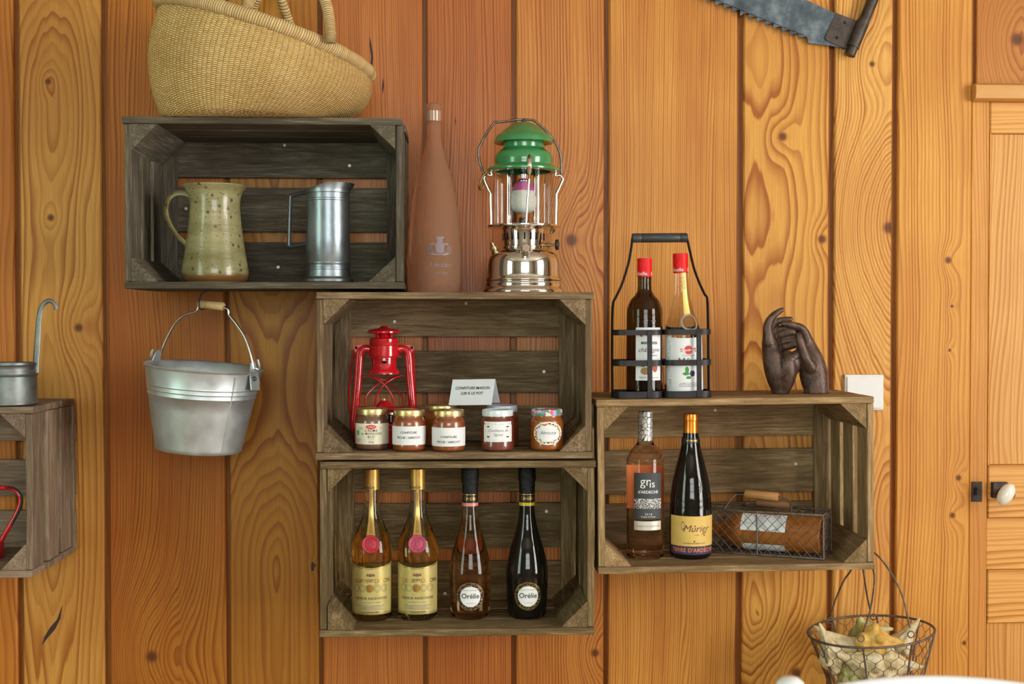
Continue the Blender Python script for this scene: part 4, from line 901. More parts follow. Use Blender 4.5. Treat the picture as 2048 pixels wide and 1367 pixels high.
def handle(l, r, yl, yr, h, ytop):
    pl_, pr_ = bpx(*l), bpx(*r); pl_.y, pr_.y = yl, yr
    mid = (pl_+pr_)/2
    pts = [pl_+Vector((0, 0, -.016)), pl_+Vector((.004, 0, .006)), pl_.lerp(pr_, .16)+Vector((0, (ytop-yl)*.4, h*.55)), mid+Vector((.012, ytop-(yl+yr)/2, h)), pl_.lerp(pr_, .9)+Vector((0, (ytop-yr)*.4, h*.62)), pr_+Vector((0, 0, .01)), pr_+Vector((0, 0, -.016))]
    cord('handle', spline(pts, 8), .0105, bask)
handle((522, 66), (678, 108), -.196, -.178, .12, -.07)
handle((468, 30), (563, 66), .185, .19, .11, .10)
# ------------------------------------------------------------------ bottle carrier with two syrups
Yc2 = -.238; sC = S(Yc2); cx0 = X(1322, Yc2); zc0 = ztop(C4, cx0)+.0005
cm = mottled('black_iron_paint', [(.3, (.014, .012, .013)), (.7, (.035, .031, .032))], 50, .45, .5, bump=.15)
car = thing('bottle_carrier', 'black iron two-bottle carrier with bail handle', 'carrier', (cx0, Yc2, zc0), (0, C4.rotation_euler.y, 0))
zc_ = lambda py: (798-py)*sC
def ring(xc, hw, hd, zlo, zhi, name):
    pts = []
    for q in range(32):
        a = 2*PI*q/32; c, s_ = math.cos(a), math.sin(a); k = 5
        rr = (abs(c)**k+abs(s_)**k)**(-1/k); pts.append((xc+hw*c*rr, hd*s_*rr))
    mb = MB(); n = len(pts)
    for d, z in ((1, zlo), (1, zhi), (.975, zhi), (.975, zlo)):
        mb.v += [(xc+(x-xc)*d, y*d, z) for x, y in pts]
    for r in range(4):
        for i in range(n): mb.f.append((r*n+i, r*n+(i+1) % n, ((r+1) % 4)*n+(i+1) % n, ((r+1) % 4)*n+i))
    return mb.build(name, cm, car, smooth=40)
HW, HD = 48.5*sC, .047
for k, xc in enumerate((-49*sC, 49*sC)):
    for a, b in ((0, 14), (64, 76), (125, 136)): ring(xc, HW, HD, a*sC+.0005, b*sC, 'band')
    for y in (-HD+.0004, HD-.0004): MB().box(xc+20*sC-.005, xc+20*sC+.005, y-.0018, y+.0002 if y < 0 else y+.0018, .0005, 134*sC, .0005).build('upright', cm, car)
    MB().box(xc-HW*.9, xc+HW*.9, -.006, .006, .0003, .0025, .0004).build('floor_strap', cm, car); MB().box(xc-.006, xc+.006, -HD*.95, HD*.95, .0026, .0045, .0004).build('floor_strap', cm, car)
for pts in ([(1224, 797), (1224, 700), (1226, 616), (1234, 594), (1246, 568), (1258, 530), (1264, 500), (1267, 478)], [(1419, 797), (1419, 700), (1418, 608), (1412, 592), (1402, 570), (1391, 540), (1384, 510), (1377, 478)]):
    MB().tube(spline([((a-1322)*sC, 0, zc_(b)) for a, b in pts], 4), .0048, 8, flat=(.55, 1.25), twist0=(1, 0, 0)).build('side_bar', cm, car, smooth=70)
hd = MB().tube([((x-1322)*sC, 0, zc_(478)) for x in (1266, 1268, 1283, 1284, 1285, 1361, 1362, 1363, 1376, 1378)], [r*sC for r in (8, 9.5, 9.5, 8.8, 9.5, 9.5, 8.8, 9.5, 9.5, 8)], 20).build('grip', mat('grip_charcoal', (.035, .038, .042), .4), car, smooth=35)
zin = zc0+.0047
capred = mottled('red_cap', [(.3, (.68, .004, .006)), (.7, (.78, .01, .012))], 90, .38, 0, bump=.4, spec=.25)
chat = [(33, 0), (36, 4), (36.5, 12), (36.5, 120), (36, 165), (34, 176), (28, 190), (19, 200), (15, 208), (14, 218), (14, 235), (14, 272)]
g_ch = glass('glass_olive_dark', (.085, .062, .018), (.10, .085, .025), .3)
root, R, s = bottle('syrup_bottle', 'dark olive chestnut liqueur bottle with red cap in the carrier', chat, 1289, Yc2, zin+.001, g_ch)
cap = band(R, 236*s, 273*s, .0009, cap=True).build('cap', capred, root, smooth=40)
for q in (250, 256, 262, 267): put_print('ridge', rect2d(2*PI*R(q*s), .001, 36, 1), R, q*s, capred, cap, .0016)
words('Eyguebelle', .0105, R, 242*s, ink_white, cap, dx=-.019, off=.0014); words('E', .0105, R, 242*s, ink_white, cap, dx=.0145, off=.0014)
lab = mat('pale_grey_label', (.74, .77, .80), .6)
lb = put_print('label', rect2d(52*s*1.06, 105*s, 18, 6), R, 82*s, lab, root, .0004, .12)
put_print('red_banner', join2d(poly2d([(-.020, -.003), (-.014, -.004), (.014, -.004), (.020, -.003), (.017, .001), (.021, .005), (.010, .003), (-.010, .003), (-.021, .005), (-.017, .001)]), shift2d(disc2d(.008, .0055, 0, 16, 2), 0, .002)), R, 120*s, ink_red, lb, .0007, .12)
words('Eyguebelle', .0068, R, 119.5*s, ink_white, lb, ang=.12, off=.001, bold=.01)
put_print('dark_strip', rect2d(.034, .0048, 10, 1), R, 104*s, mat('slate_ink', (.06, .09, .13), .5), lb, .0007, .12); scribble(.030, .0026, 1, R, 104*s, ink_white, lb, ang=.12, off=.001)
words('châtaigne', .0125, R, 90*s, ink, lb, ang=.12, shear=.35); scribble(.018, .005, 1, R, 79*s, ink_grey, lb, ang=.12, dx=.008)
fr = [(-.013, .004, .007, .0055, 'chestnut_brown', (.20, .09, .03)), (.012, -.004, .0062, .0085, 'chestnut_red', (.42, .10, .05)), (-.008, -.010, .010, .0075, 'cookie_ochre', (.34, .20, .07)), (.004, .006, .006, .003, 'cookie_dark', (.12, .06, .03))]
for dx, dz, a, b, nm, c in fr: put_print('fruit_picture', shift2d(disc2d(a, b, 0, 20, 2), dx, dz), R, 58*s, mat(nm, c, .6), lb, .0007, .12)
words('CRÈME', .0052, R, 35*s, ink_grey, lb, ang=.12, dx=-.014); scribble(.024, .003, 1, R, 35*s, ink_grey, lb, ang=.12, dx=.010)
words('DOMAINE', .009, R, 148*s, g_dark, root, off=.0008, bold=.01, ang=.1); words('EYGUEBELLE', .0075, R, 139*s, g_dark, root, off=.0008, bold=.01, ang=.1)
mure = [(34, 0), (37.5, 4), (38.5, 12), (38.5, 60), (38.5, 112), (37.5, 125), (33, 140), (27, 157), (21.5, 178), (17, 203), (15, 228), (14.2, 245), (14.2, 283)]
g_mu = glass('glass_clear_purple', (.10, .015, .03), (.96, .95, .93), .022, ior=1.14)
root, R, s = bottle('syrup_bottle', 'clear blackberry liqueur bottle with gold neck strip and red cap in the carrier', mure, 1368, Yc2, zin, g_mu, rot=(0, math.radians(-1.6), 0))
cap = band(R, 245*s, 284*s, .0009, cap=True).build('cap', capred, root, smooth=40)
for q in (260, 266, 272, 277): put_print('ridge', rect2d(2*PI*R(q*s), .001, 36, 1), R, q*s, capred, cap, .0016)
words('Eyguebelle', .0105, R, 251*s, ink_white, cap, dx=-.019, off=.0014); words('E', .0105, R, 251*s, ink_white, cap, dx=.0145, off=.0014)
stp = put_print('neck_strip', rect2d(9*s, 84*s, 2, 14), R, 203*s, mat('gold_strip', (.72, .52, .14), .35, .5), root, .0006, .25)
scribble(.004, 26*s, 9, R, 225*s, ink, stp, off=.001, ang=.25, seed=4)
put_print('glass_seal', disc2d(18*s, 17*s, .80, 32, 2), R, 146*s, mat('seal_glass', (.30, .30, .31), .05, .3, coat=1.0), root, .0018, .32)
lb = put_print('label', rect2d(77*s*1.3, 105*s, 26, 6, lambda u: 14*s*(u*2)**2*.45), R, 62*s, lab, root, .0004, .05)
for dx in (-.0385,): put_print('lace_border', shift2d(rect2d(.006, 96*s, 3, 10), dx, 0), R, 62*s, speckle('lace_grey', (.74, .77, .80), ((.12, .12, .14), (.3, .28, .3)), 420), lb, .0007, .05)
put_print('red_banner', join2d(poly2d([(-.017, -.004), (-.012, -.003), (.013, -.003), (.018, -.004), (.015, .0), (.018, .004), (.010, .003), (-.010, .003), (-.018, .003), (-.014, 0)]), shift2d(disc2d(.0085, .009, 0, 18, 2), 0, .0)), R, 91*s, ink_red, lb, .0007, .12)
words('Eyguebelle', .0068, R, 91*s, ink_white, lb, ang=.12, off=.001, bold=.01); words('Crème de', .0062, R, 80*s, ink_grey, lb, ang=.12, shear=.2)
words('Mûre', .0205, R, 68*s, mat('dusky_brown_ink', (.24, .10, .08), .6), lb, ang=.12, bold=.005)
gr_ = mat('leaf_green_ink', (.06, .25, .06), .6); bb_ = mat('berry_ink', (.045, .04, .11), .6)
put_print('leaf_picture', join2d(shift2d(disc2d(.0068, .0035, 0, 16, 2), -.006, .001), shift2d(disc2d(.004, .0065, 0, 16, 2), -.004, .009), shift2d(disc2d(.0055, .003, 0, 16, 2), -.001, -.007)), R, 43*s, gr_, lb, .0007, .12)
put_print('berry_picture', join2d(*[shift2d(disc2d(.0028, .0028, 0, 10, 1), .007+.0032*math.cos(k*1.1)*(k > 0), .001+.0038*math.sin(k*1.1)*(k > 0)) for k in range(7)]), R, 43*s, bb_, lb, .0009, .12)
scribble(.044, .010, 3, R, 22*s, ink_grey, lb, ang=.1)
# ------------------------------------------------------------------ sculpture of two hands
Yh = -.17; sH = S(Yh)*.1902; hx = X(1600, Yh)
bronze = mottled('bronze_patina', [(.28, (.040, .020, .014)), (.5, (.085, .046, .034)), (.72, (.15, .092, .066))], 55, .4, .3, rr=(.28, .46), bump=.45, bscale=260)
mb = MB()
def chain(pts, n=12, k=4):
    q = spline([(u, v, w, r) for u, v, w, r in pts], k)
    P = [((u-630)*sH, w*sH, (1090-v)*sH) for u, v, w, r in q]; Rr = [r*sH for *_, r in q]
    mb.tube(P, Rr, n)
    for i in (0, -1): mb.sphere(P[i], Rr[i]*.99, 10)
# the hand on the left (fingers upright, palm to the right)
chain([(425, 1110, 10, 92), (415, 1030, 10, 94), (392, 950, 5, 108), (372, 850, 0, 120), (345, 740, 10, 112), (320, 630, 25, 92), (303, 530, 35, 76)], 18)
chain([(440, 1060, -10, 72), (470, 960, -30, 92), (480, 860, -50, 104), (480, 770, -60, 100), (470, 700, -55, 74)], 16)
chain([(500, 900, -20, 74), (540, 800, -40, 84), (560, 720, -50, 74)], 14)
chain([(380, 840, 60, 74), (360, 640, 80, 74), (340, 500, 80, 60)], 14)
chain([(300, 560, 0, 72), (280, 440, -10, 54), (282, 355, -15, 48), (315, 290, -20, 42), (372, 236, -20, 36), (432, 198, -20, 26)])                # index, raised
chain([(320, 520, 60, 62), (322, 420, 50, 46), (355, 348, 35, 40), (430, 312, 20, 37), (532, 296, 10, 27)])                                       # middle finger
chain([(340, 520, 100, 56), (368, 440, 80, 44), (430, 405, 50, 40), (540, 385, 20, 34)])                                                        # ring finger
chain([(370, 560, 120, 50), (400, 490, 90, 42), (460, 462, 50, 41), (555, 440, 10, 36)])
chain([(400, 610, 110, 48), (440, 556, 80, 40), (510, 530, 40, 39), (585, 520, 10, 34)])
chain([(430, 650, 100, 48), (470, 612, 70, 40), (530, 590, 40, 38), (600, 570, 10, 34)])
chain([(470, 720, -70, 66), (530, 700, -80, 58), (590, 660, -70, 48), (615, 610, -50, 36)])                                                      # thumb, behind the other thumb
# the hand on the right (bending over)
chain([(803, 1110, -10, 134), (806, 1040, -10, 130), (806, 960, -10, 124), (800, 860, -10, 122), (778, 740, -5, 108), (738, 620, 10, 88), (705, 520, 20, 70)], 18)
chain([(740, 1000, 10, 84), (720, 880, 0, 96), (700, 780, -30, 88)], 16)
chain([(705, 530, 0, 66), (672, 440, -10, 54), (622, 388, -20, 46), (540, 362, -30, 38), (480, 352, -40, 33), (430, 348, -45, 25)])               # index, laid over the other hand
chain([(740, 560, 60, 60), (702, 460, 60, 48), (650, 405, 55, 42), (580, 400, 45, 36), (510, 410, 35, 28)])
chain([(770, 620, 90, 55), (740, 520, 90, 44), (690, 475, 80, 40), (620, 480, 60, 34), (560, 490, 40, 26)])
chain([(725, 810, -80, 74), (668, 725, -110, 62), (622, 615, -128, 50), (596, 535, -132, 45), (578, 470, -130, 36)])                              # thumb, upright in front
hands = mb.build('hands_sculpture', bronze, None, (hx, Yh, ztop(C4, hx)), smooth=180)
md = hands.modifiers.new('fuse', 'REMESH'); md.mode = 'VOXEL'; md.voxel_size = .0019; md.use_smooth_shade = True
md = hands.modifiers.new('soften', 'SMOOTH'); md.factor = .5; md.iterations = 5
tag(hands, 'dark bronze sculpture of two hands touching, standing on the right crate', 'sculpture')
for v in hands.data.vertices: v.co.z = max(v.co.z, -.0005)
# ------------------------------------------------------------------ light switch
p0, p1 = W(1690, 820, -.011), W(1768, 749, -.011)
sw = thing('light_switch', 'square white light switch on the wall by the right crate', 'switch', ((p0.x+p1.x)/2, 0, (p0.z+p1.z)/2))
w_, h_ = (p1.x-p0.x)/2, (p1.z-p0.z)/2; wp = mat('switch_white', (.80, .82, .82), .35)
MB().box(-w_, w_, -.009, -.0002, -h_, h_, .0015).build('plate', wp, sw)
MB().box(-w_+.004, w_-.004, -.0125, -.0092, -h_+.004, h_-.004, .0012).build('rocker', wp, sw, rot=(math.radians(-1.2), 0, 0))
MB().tube(spline([(-w_*.2, -.0126, -h_*.93), (w_*.3, -.0127, -h_*.92), (w_*.9, -.0126, -h_*.76)], 6), .0006, 5).build('printed_curve', ink_grey, sw)
# ------------------------------------------------------------------ old saw on the wall
Yw = -.012
saw = thing('hand_saw', 'old steel crosscut saw hanging on the wall at the top edge', 'saw', W(1640, 40, Yw))
o = saw.location.copy()
def wp2(px, py): p = W(px, py, Yw)-o; return (p.x, p.z)
steelb = mottled('blued_steel', [(.28, (.035, .045, .055)), (.5, (.085, .11, .13)), (.75, (.23, .27, .30))], 26, .5, .6, rr=(.38, .6), bump=.3, bscale=120)
A, B = Vector((1232, -80)), Vector((1614, 74)); d = B-A; n_t = 23; nrm = Vector((-d.y, d.x)).normalized()   # tooth line, top to bottom
MB().prism([wp2(*p) for p in [(1232, -80), (1614, 74), (1616, 86), (1690, 96), (1714, 48), (1660, 22), (1612, 0), (1240, -150)]][::-1], -.001, .001).build('blade', steelb, saw)
for i in range(n_t):
    a_, b_, c_ = A+d*((i+.02)/n_t), A+d*((i+.98)/n_t), A+d*((i+.18)/n_t)+nrm*11.5
    m1, m2 = A+d*((i+.46)/n_t)+nrm*4.2, a_+nrm*3
    MB().prism([wp2(*p) for p in (a_-nrm*1.0, b_-nrm*1.0, m1, c_, m2)], -.001, .001).build('tooth', steelb, saw)
MB().prism([wp2(1672, 27), wp2(1649, 76), wp2(1653, 82), wp2(1706, 104), wp2(1732, 50)], -.0045, .0035).build('socket_plate', mottled('brown_iron', [(.3, (.045, .035, .03)), (.7, (.10, .08, .07))], 60, .5, .7, bump=.3), saw)
def tb(a, b, r, name, m):
    pa, pb = wp2(*a), wp2(*b); return MB().tube([(pa[0], -.007, pa[1]), (pb[0], -.007, pb[1])], r, 20).build(name, m, saw, smooth=40)
tb((1703, 96), (1724, 46), .0145, 'socket', MATS['brown_iron']); tb((1697, 112), (1762, -42), .0122, 'handle', MATS['brown_iron'])
for px, py in ((1689, 46), (1673, 76)):
    q = wp2(px, py); MB().sphere((q[0], -.0045, q[1]), .0035, 10).build('rivet', iron, saw, smooth=180)
# ------------------------------------------------------------------ wire bottle basket in the right crate
wirem = mottled('rusty_wire', [(.3, (.10, .075, .06)), (.7, (.22, .18, .15))], 80, .6, .6)
xr = X(1649, -.268); zb4 = zfloor(C4, xr)+.001; ang = math.radians(27)
wbk = thing('wire_bottle_basket', 'rusty wire mesh bottle basket with wooden grips lying in the right crate', 'basket', (xr, -.268, zb4), (0, C4.rotation_euler.y, -ang))
LB, DB, HB = .30, .085, .092      # local: x from -LB to 0 along the length, y depth, z height
fr_ = MB(); 
def frame(pts, r, name='frame_wire', closed=False): MB().tube(pts, r, 8, closed).build(name, wirem, wbk, smooth=70)
for z in (.002, HB): frame([(0, 0, z), (0, DB, z), (-LB, DB, z), (-LB, 0, z)], .0021, closed=True)
for x, y in ((0, 0), (0, DB), (-LB, 0), (-LB, DB), (-LB*.46, 0), (-LB*.46, DB), (-LB*.84, 0)): frame([(x, y, .002), (x, y, HB)], .0018)
def diamond(P, L, H, step, name):
    """diamond netting on a flat side; P maps (u, v) to 3-D"""
    mb = MB(); nu = int(L/step)+int(H/step)+2
    for sgn in (1, -1):
        for i in range(-int(H/step)-1, int(L/step)+2):
            u0 = i*step; pts = []
            for k in range(15):
                v_ = H*k/14; u = u0+sgn*v_*.95 if sgn > 0 else u0+H*.95-v_*.95
                if -1e-6 <= u <= L: pts.append(P(u, v_, .0006*sgn*math.sin(v_/step*PI*2)))
            if len(pts) > 1: mb.tube(pts, .00062, 4, cap=False)
    return mb.build(name, wirem, wbk, smooth=80)
st_ = .0205
diamond(lambda u, v, w: (-u, -.0004+w, v), LB, HB, st_, 'wire_mesh'); diamond(lambda u, v, w: (-u, DB+w, v), LB, HB, st_, 'wire_mesh')
diamond(lambda u, v, w: (.0004+w, u, v), DB, HB, st_, 'wire_mesh'); diamond(lambda u, v, w: (-LB+w, u, v), DB, HB, st_, 'wire_mesh')
diamond(lambda u, v, w: (-u, v, .0015), LB, DB, st_, 'wire_mesh')
gripw = mottled('worn_grip_wood', [(.3, (.34, .15, .045)), (.7, (.50, .25, .085))], 20, .6, stretch=(1, 6, 6))
gripd = mottled('dark_grip_wood', [(.3, (.17, .075, .03)), (.7, (.25, .115, .05))], 20, .6, stretch=(1, 6, 6))
for gx, gy, gz_, gm_ in ((-.140, DB*.62, HB+.028, gripw), (-.118, DB*.78, HB+.010, gripd)):
    MB().tube([(gx+q, gy, gz_-q*.05) for q in (-.036, -.034, 0, .034, .036)], [.0085, .0098, .0092, .0098, .0085], 14).build('grip', gm_, wbk, smooth=40)
    frame(spline([(gx-.070, DB if gm_ is gripd else 0.0, HB), (gx-.058, gy*.8, gz_*.97), (gx-.040, gy, gz_), (gx+.04, gy, gz_-.002), (gx+.062, gy*.85, gz_-.012), (gx+.075, DB if gm_ is gripd else 0.0, HB)], 5), .0016, 'handle_wire')
amber = [(34, 0), (38, 4), (38, 14), (38, 150), (38, 165), (33, 182), (22, 200), (15, 214), (13.5, 230), (13.5, 262)]
g_am = mottled('glass_amber_rose', [(.3, (.42, .13, .02)), (.7, (.60, .22, .045))], 25, .06, 0, trans=.4, ior=1.3, coat=1.0, coatr=.03)
lieb = thing('wine_bottle', 'amber rosé bottle lying on its side inside the wire basket', 'bottle', wbk.matrix_basis @ Vector((-.012, DB*.5, .041)), (0, 0, 0))
lieb.matrix_basis = Matrix.Translation(Matrix.Translation((xr, -.268, zb4)) @ Matrix.Rotation(-ang, 4, 'Z') @ Vector((-.010, DB*.5, .0435))) @ Matrix.Rotation(-ang, 4, 'Z') @ Matrix.Rotation(-PI/2, 4, 'Y') @ Matrix.Rotation(math.radians(-90), 4, 'Z')
s = .00104; sp = spline([(a*s, b*s) for a, b in amber], 5); R = Rad(sp)
MB().lathe([(0, .006), (sp[0][0]*.7, .004)]+sp+[(0, sp[-1][1])], 48).build('glass', g_am, lieb, smooth=50)
lb = put_print('label', rect2d(.044, .095, 16, 6), R, .118, lab, lieb, .0004, 2.30)
for k in range(4): put_print('printed_arc', shift2d(disc2d(.0215, .026-.0035*k, .97, 40, 1), 0, -.015), R, .118, ink_grey, lb, .0007, 2.30)
put_print('printed_ring', shift2d(disc2d(.012, .012, .93, 28, 1), .004, .028), R, .118, ink_grey, lb, .0007, 2.30)
put_print('label', rect2d(.03, .09, 14, 6), R, .118, lab, lieb, .0004, .62)
# ------------------------------------------------------------------ hanging wire basket of shells
Yx = -.172; sX = S(Yx); hc = W(1741, 1261, Yx)
hb = thing('hanging_wire_basket', 'conical chicken-wire basket hanging beside the right crate', 'basket', hc, (0, math.radians(-5), 0))
R1, R2, HH = 125*sX, 76*sX, .165
ring_ = lambda r, z, n=48: [(r*math.sin(2*PI*k/n), -r*math.cos(2*PI*k/n), z) for k in range(n)]
def hw(pts, r, name='frame_wire', closed=False): return MB().tube(pts, r, 8, closed).build(name, wirem, hb, smooth=70)
hw(ring_(R1, 0), .0026, 'rim', True); hw(ring_(R2, -HH), .0024, 'base_ring', True)
rad = lambda z: R1+(R2-R1)*(-z/HH)
for k in range(8):
    a = 2*PI*(k+.45)/8; hw([(rad(z)*math.sin(a), -rad(z)*math.cos(a), z) for z in (0, -HH*.5, -HH)], .0021, 'rib')
mb = MB(); NC, NRW = 24, 9; chh = HH/NRW
def hp_(c, z): a = 2*PI*c/NC; return (rad(z)*.995*math.sin(a), -rad(z)*.995*math.cos(a), z)
for r in range(NRW):
    z0 = -r*chh
    for c in range(NC):
        o5 = .5 if r % 2 else 0; q = c+o5
        mb.tube([hp_(q, z0), hp_(q, z0-chh*.42)], .0009, 4, cap=False)
        mb.tube([hp_(q, z0-chh*.42), hp_(q+.5, z0-chh)], .0006, 4, cap=False); mb.tube([hp_(q, z0-chh*.42), hp_(q-.5, z0-chh)], .0006, 4, cap=False)
mb.build('chicken_wire', wirem, hb, smooth=80)
mb = MB()
for i in range(9):
    q = -R2+2*R2*(i+.5)/9; l_ = math.sqrt(max(0, R2*R2-q*q)); mb.tube([(q, -l_, -HH), (q, l_, -HH)], .0009, 4); mb.tube([(-l_, q, -HH), (l_, q, -HH)], .0009, 4)
mb.build('base_mesh', wirem, hb, smooth=80)
IM = hb.matrix_basis.inverted()
def hl(px, py, Y): 
    M = Matrix.Translation(hc) @ Matrix.Rotation(math.radians(-5), 4, 'Y'); return M.inverted() @ W(px, py, Y)
hook = W(1724, 1093, -.165)
for rg, path in (((1661, 1240, -.10), [(1663, 1225, -.10), (1672, 1196, -.11), (1688, 1160, -.135), (1703, 1138, -.15)]), ((1722, 1276, -.295), [(1727, 1262, -.292), (1740, 1222, -.26), (1747, 1180, -.22), (1747, 1140, -.19)]),
                 ((1747, 1233, -.045), [(1741, 1222, -.06), (1734, 1190, -.09), (1728, 1150, -.125), (1725, 1130, -.14)]), ((1822, 1268, -.25), [(1820, 1255, -.25), (1806, 1195, -.235), (1785, 1150, -.215), (1755, 1110, -.19)])):
    c = hl(*rg); hw([c+Vector((.0068*math.cos(q*PI/6), 0, .0068*math.sin(q*PI/6))) for q in range(12)], .0014, 'ring', True)
    e = hl(1724, 1093, -.165)
    hw(spline([tuple(hl(*p)) for p in path]+[tuple(e)], 5), .0020, 'handle_wire')
nail = thing('nail', 'nail in the side of the right crate carrying the wire basket', 'nail', hook)
MB().tube([(-.022, 0, -.003), (.008, 0, .0)], .0018, 8).build('shank', iron, nail); MB().tube([(.008, 0, 0), (.0095, 0, 0)], .004, 10).build('head', iron, nail)
def shellm(name, a, b, c): return mottled(name, [(.28, a), (.5, b), (.72, c)], 38, .6, bump=.7, bscale=120)
sh1 = shellm('shell_cream', (.36, .27, .11), (.64, .53, .31), (.80, .72, .54)); sh2 = shellm('shell_ochre', (.42, .22, .03), (.70, .42, .09), (.80, .60, .25)); sh3 = shellm('shell_green_grey', (.20, .18, .04), (.42, .39, .15), (.62, .57, .34))
def shell(label, c, direc, L, r, m, seed, spikes=6):
    """whelk-like shell: a fat whorl, a drawn-out canal, a short spire and a row of knobs"""
    rng = random.Random(seed); mb = MB(); D = Vector(direc).normalized(); N_ = D.orthogonal().normalized(); B_ = D.cross(N_)
    prof = [(-.5, .10), (-.36, .22), (-.2, .34), (-.02, .62), (.12, .98), (.25, .92), (.33, .6), (.40, .55), (.45, .3), (.5, .08)]
    mb.tube(spline([tuple(D*(t_*L)+N_*(.12*r*math.sin(t_*5))) for t_, q in prof], 3), [q*r for q in [z[1] for z in spline(prof, 3)]], 16, flat=(1, .86))
    for i in range(spikes):
        a = 2*PI*i/spikes+rng.uniform(-.2, .2); o_ = N_*math.cos(a)+B_*math.sin(a); tl = rng.uniform(.02, .22)
        mb.tube([D*(.17*L)+o_*(.7*r), D*(.19*L)+o_*(1.02*r), D*(.21*L)+o_*((1.05+tl)*r)], [.36*r, .27*r, .12*r], 8)
    for i in range(12):                       # growth folds along the canal
        a = rng.uniform(0, 2*PI); o_ = N_*math.cos(a)+B_*math.sin(a)
        mb.tube([D*(-.30*L)+o_*(.18*r), D*(-.08*L)+o_*(.5*r), D*(.10*L)+o_*(.88*r)], [.05*r, .12*r, .06*r], 6)
    ob = mb.build('seashell', m, None, c, smooth=180)
    md = ob.modifiers.new('fuse', 'REMESH'); md.mode = 'VOXEL'; md.voxel_size = .0024; md.use_smooth_shade = True
    md = ob.modifiers.new('soften', 'SMOOTH'); md.iterations = 2
    return tag(ob, label, 'shell', 'bleached shells in the hanging basket')
cc_ = lambda px, py, Y: W(px, py, Y)
shell('yellow-orange knobbed shell on top of the hanging basket heap', cc_(1760, 1283, -.19), (-.75, -.2, .12), .125, .036, sh2, 1)
shell('greenish grey shell lying at the top centre behind the orange shell', cc_(1741, 1263, -.135), (-.9, .1, -.1), .10, .030, sh3, 2)
shell('pale slender shell pointing to the upper left rim of the hanging basket', cc_(1686, 1290, -.175), (.85, -.1, -.6), .15, .032, sh1, 3, 5)
shell('white-tipped shell at the far left inside the hanging basket', cc_(1658, 1298, -.19), (.35, .0, -.9), .12, .027, sh1, 4, 5)
shell('cream shell with raised tip at the right rim of the hanging basket', cc_(1810, 1276, -.14), (-.5, .1, -.8), .11, .028, sh1, 5, 5)
shell('large cream shell low at the right of the hanging basket', cc_(1788, 1330, -.19), (-.9, -.15, .15), .14, .040, sh1, 6)
shell('broad pale shell low in the middle of the hanging basket', cc_(1722, 1325, -.215), (.8, 0, -.35), .12, .036, sh1, 7)
shell('green-stained shell low at the left of the hanging basket', cc_(1700, 1350, -.2), (.2, -.2, -.9), .11, .034, sh3, 8)
shell('yellowish shell at the bottom of the hanging basket', cc_(1752, 1372, -.2), (.7, .2, .2), .12, .038, sh2, 9)
# ------------------------------------------------------------------ left crate: ladle cup and red loop
Yl = -.245; sL = S(Yl); xl_ = X(16, Yl)
tin = mottled('dull_tin', [(.25, (.11, .125, .12)), (.5, (.18, .20, .195)), (.75, (.30, .33, .32))], 20, .42, .85, rr=(.35, .55), bump=.1)
ld = thing('tin_ladle', 'dull tin measuring ladle with tall hooked handle on the left crate', 'ladle', (xl_, Yl, ztop(C0)))
zl = lambda py: (809-py)*sL
MB().lathe([(0, .002), (52*sL, .001), (54.5*sL, .003), (54.5*sL, zl(802)), (53.5*sL, zl(800)), (53.5*sL, zl(752)), (54.5*sL, zl(751)), (55.5*sL, zl(745)), (54.5*sL, zl(740)), (54.5*sL, zl(732)), (56.5*sL, zl(729)), (56*sL, zl(725)), (53*sL, zl(727)), (52*sL, zl(760)), (52*sL, zl(800)), (0, zl(803))], 56).build('cup', tin, ld, smooth=40)
for py, rr in ((741, 55.6), (803, 54.8)): MB().tube(ring_(rr*sL, zl(py), 56), .0012, 6, True).build('solder_bead', mat('bright_solder', (.45, .47, .46), .35, .9), ld, smooth=80)
hpts = [(53, 745), (54, 725), (56, 700), (58, 670), (60, 640), (65, 618), (74, 606), (84, 604), (91, 611), (94, 621)]
MB().tube(spline([(a*sL, 0, zl(b)) for a, b in hpts], 4), [.0052-.0022*i/36 for i in range(37)], 8, flat=(1.25, .6), twist0=(1, 0, 0)).build('handle', tin, ld, smooth=70)
Yq = -.16
rd = thing('red_lantern_frame', 'red metal loop of a lantern inside the left crate', 'lantern', (X(-42, Yq), Yq, zfloor(C0)))
o = rd.location.copy()
q_ = lambda px, py: tuple(W(px, py, Yq)-o)
MB().tube(spline([q_(*p) for p in [(-84, 1110), (-84, 1075), (-122, 1015), (-118, 986), (-96, 976), (-42, 976), (8, 975), (26, 977), (38, 988), (41, 1002), (36, 1020), (20, 1050), (4, 1078), (-2, 1092), (-1, 1108)]], 5), .0050, 10).build('loop', red, rd, smooth=70)
MB().lathe([(0, .0005), (42*S(Yq), .0005), (44*S(Yq), .004), (44*S(Yq), .03), (38*S(Yq), .038), (0, .04)], 36).build('tank', red, rd, smooth=40)
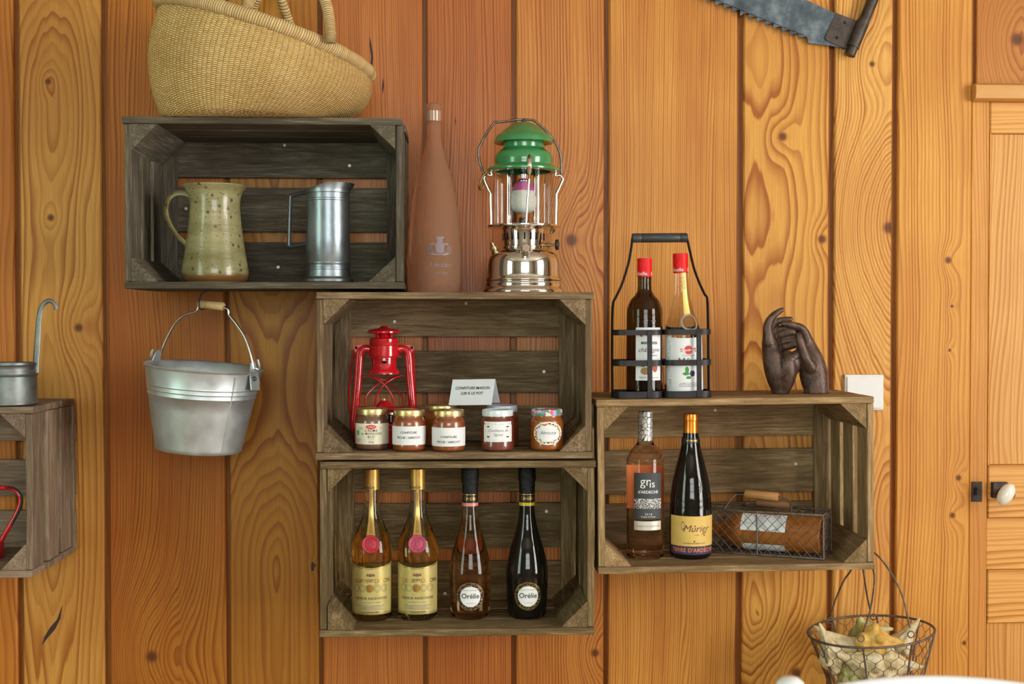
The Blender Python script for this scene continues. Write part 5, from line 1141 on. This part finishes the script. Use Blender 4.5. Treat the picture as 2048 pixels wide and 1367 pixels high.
MB().tube(spline([(p[0]+.0040, p[1]-.003, p[2]+.0008) for p in [q_(*w) for w in [(8, 975), (26, 977), (38, 988), (41, 1002), (36, 1020), (20, 1050)]]], 5), .0026, 8).build('rubber_edge', mat('black_rubber', (.01, .01, .012), .6), rd, smooth=70)
# ------------------------------------------------------------------ white chairs in the foreground
wht = mat('white_lacquer', (.82, .86, .92), .4)
def chair(label, top_px, Y, halfw_px, rise_px, tip_px=0, rot=0.0):
    c = W(*top_px, Y); s_ = S(Y)
    ch_ = thing('dining_chair', label, 'chair', (c.x, Y, 0), (0, 0, rot), 'white dining chairs in the foreground')
    zt = c.z; hw_ = halfw_px*s_; rs = rise_px*s_
    P = [(-hw_+2*hw_*i/24, .03*(abs(i-12)/12)**2*-1, zt-.014-rs*(abs(i-12)/12)**2) for i in range(25)]
    MB().tube(P, .014, 12, flat=(1, .9)).build('top_rail', wht, ch_, smooth=70)
    MB().tube([(x, y, z-.10) for x, y, z in P], .010, 10, flat=(1.6, .6)).build('mid_rail', wht, ch_, smooth=70)
    for sx in (-1, 1):
        x = sx*hw_*.97; MB().tube(([(x, -.02, zt+tip_px*s_-.0005), (x, -.02, zt+tip_px*s_-.006)] if tip_px else [])+[(x, -.02, zt-rs-.012), (x*.98, -.05, .46), (x, .03, .0)], ([.010, .0165] if tip_px else [])+[.0165 if tip_px else .013, .015, .012], 12).build('back_post', wht, ch_, smooth=70)
        MB().tube([(x, -.45, .44), (x, -.46, 0)], [.018, .012], 10).build('front_leg', wht, ch_, smooth=70)
    for k in range(5):
        x = -hw_*.7+hw_*1.4*k/4; MB().tube([(x, -.01, zt-.03-rs*(abs(x)/hw_)**2), (x, -.05, .47)], .008, 8).build('spindle', wht, ch_, smooth=70)
    MB().box(-hw_, hw_, -.48, -.02, .44, .465, .006).build('seat', wht, ch_)
    return ch_
chair('blurred white chair whose curved top rail shows at the bottom right corner', (1850, 1350), -1.45, 300, 26)
chair('blurred white chair of which one rounded post tip shows at the bottom edge', (1458, 1533), -1.485, 376, 4, 94, PI+math.radians(50))
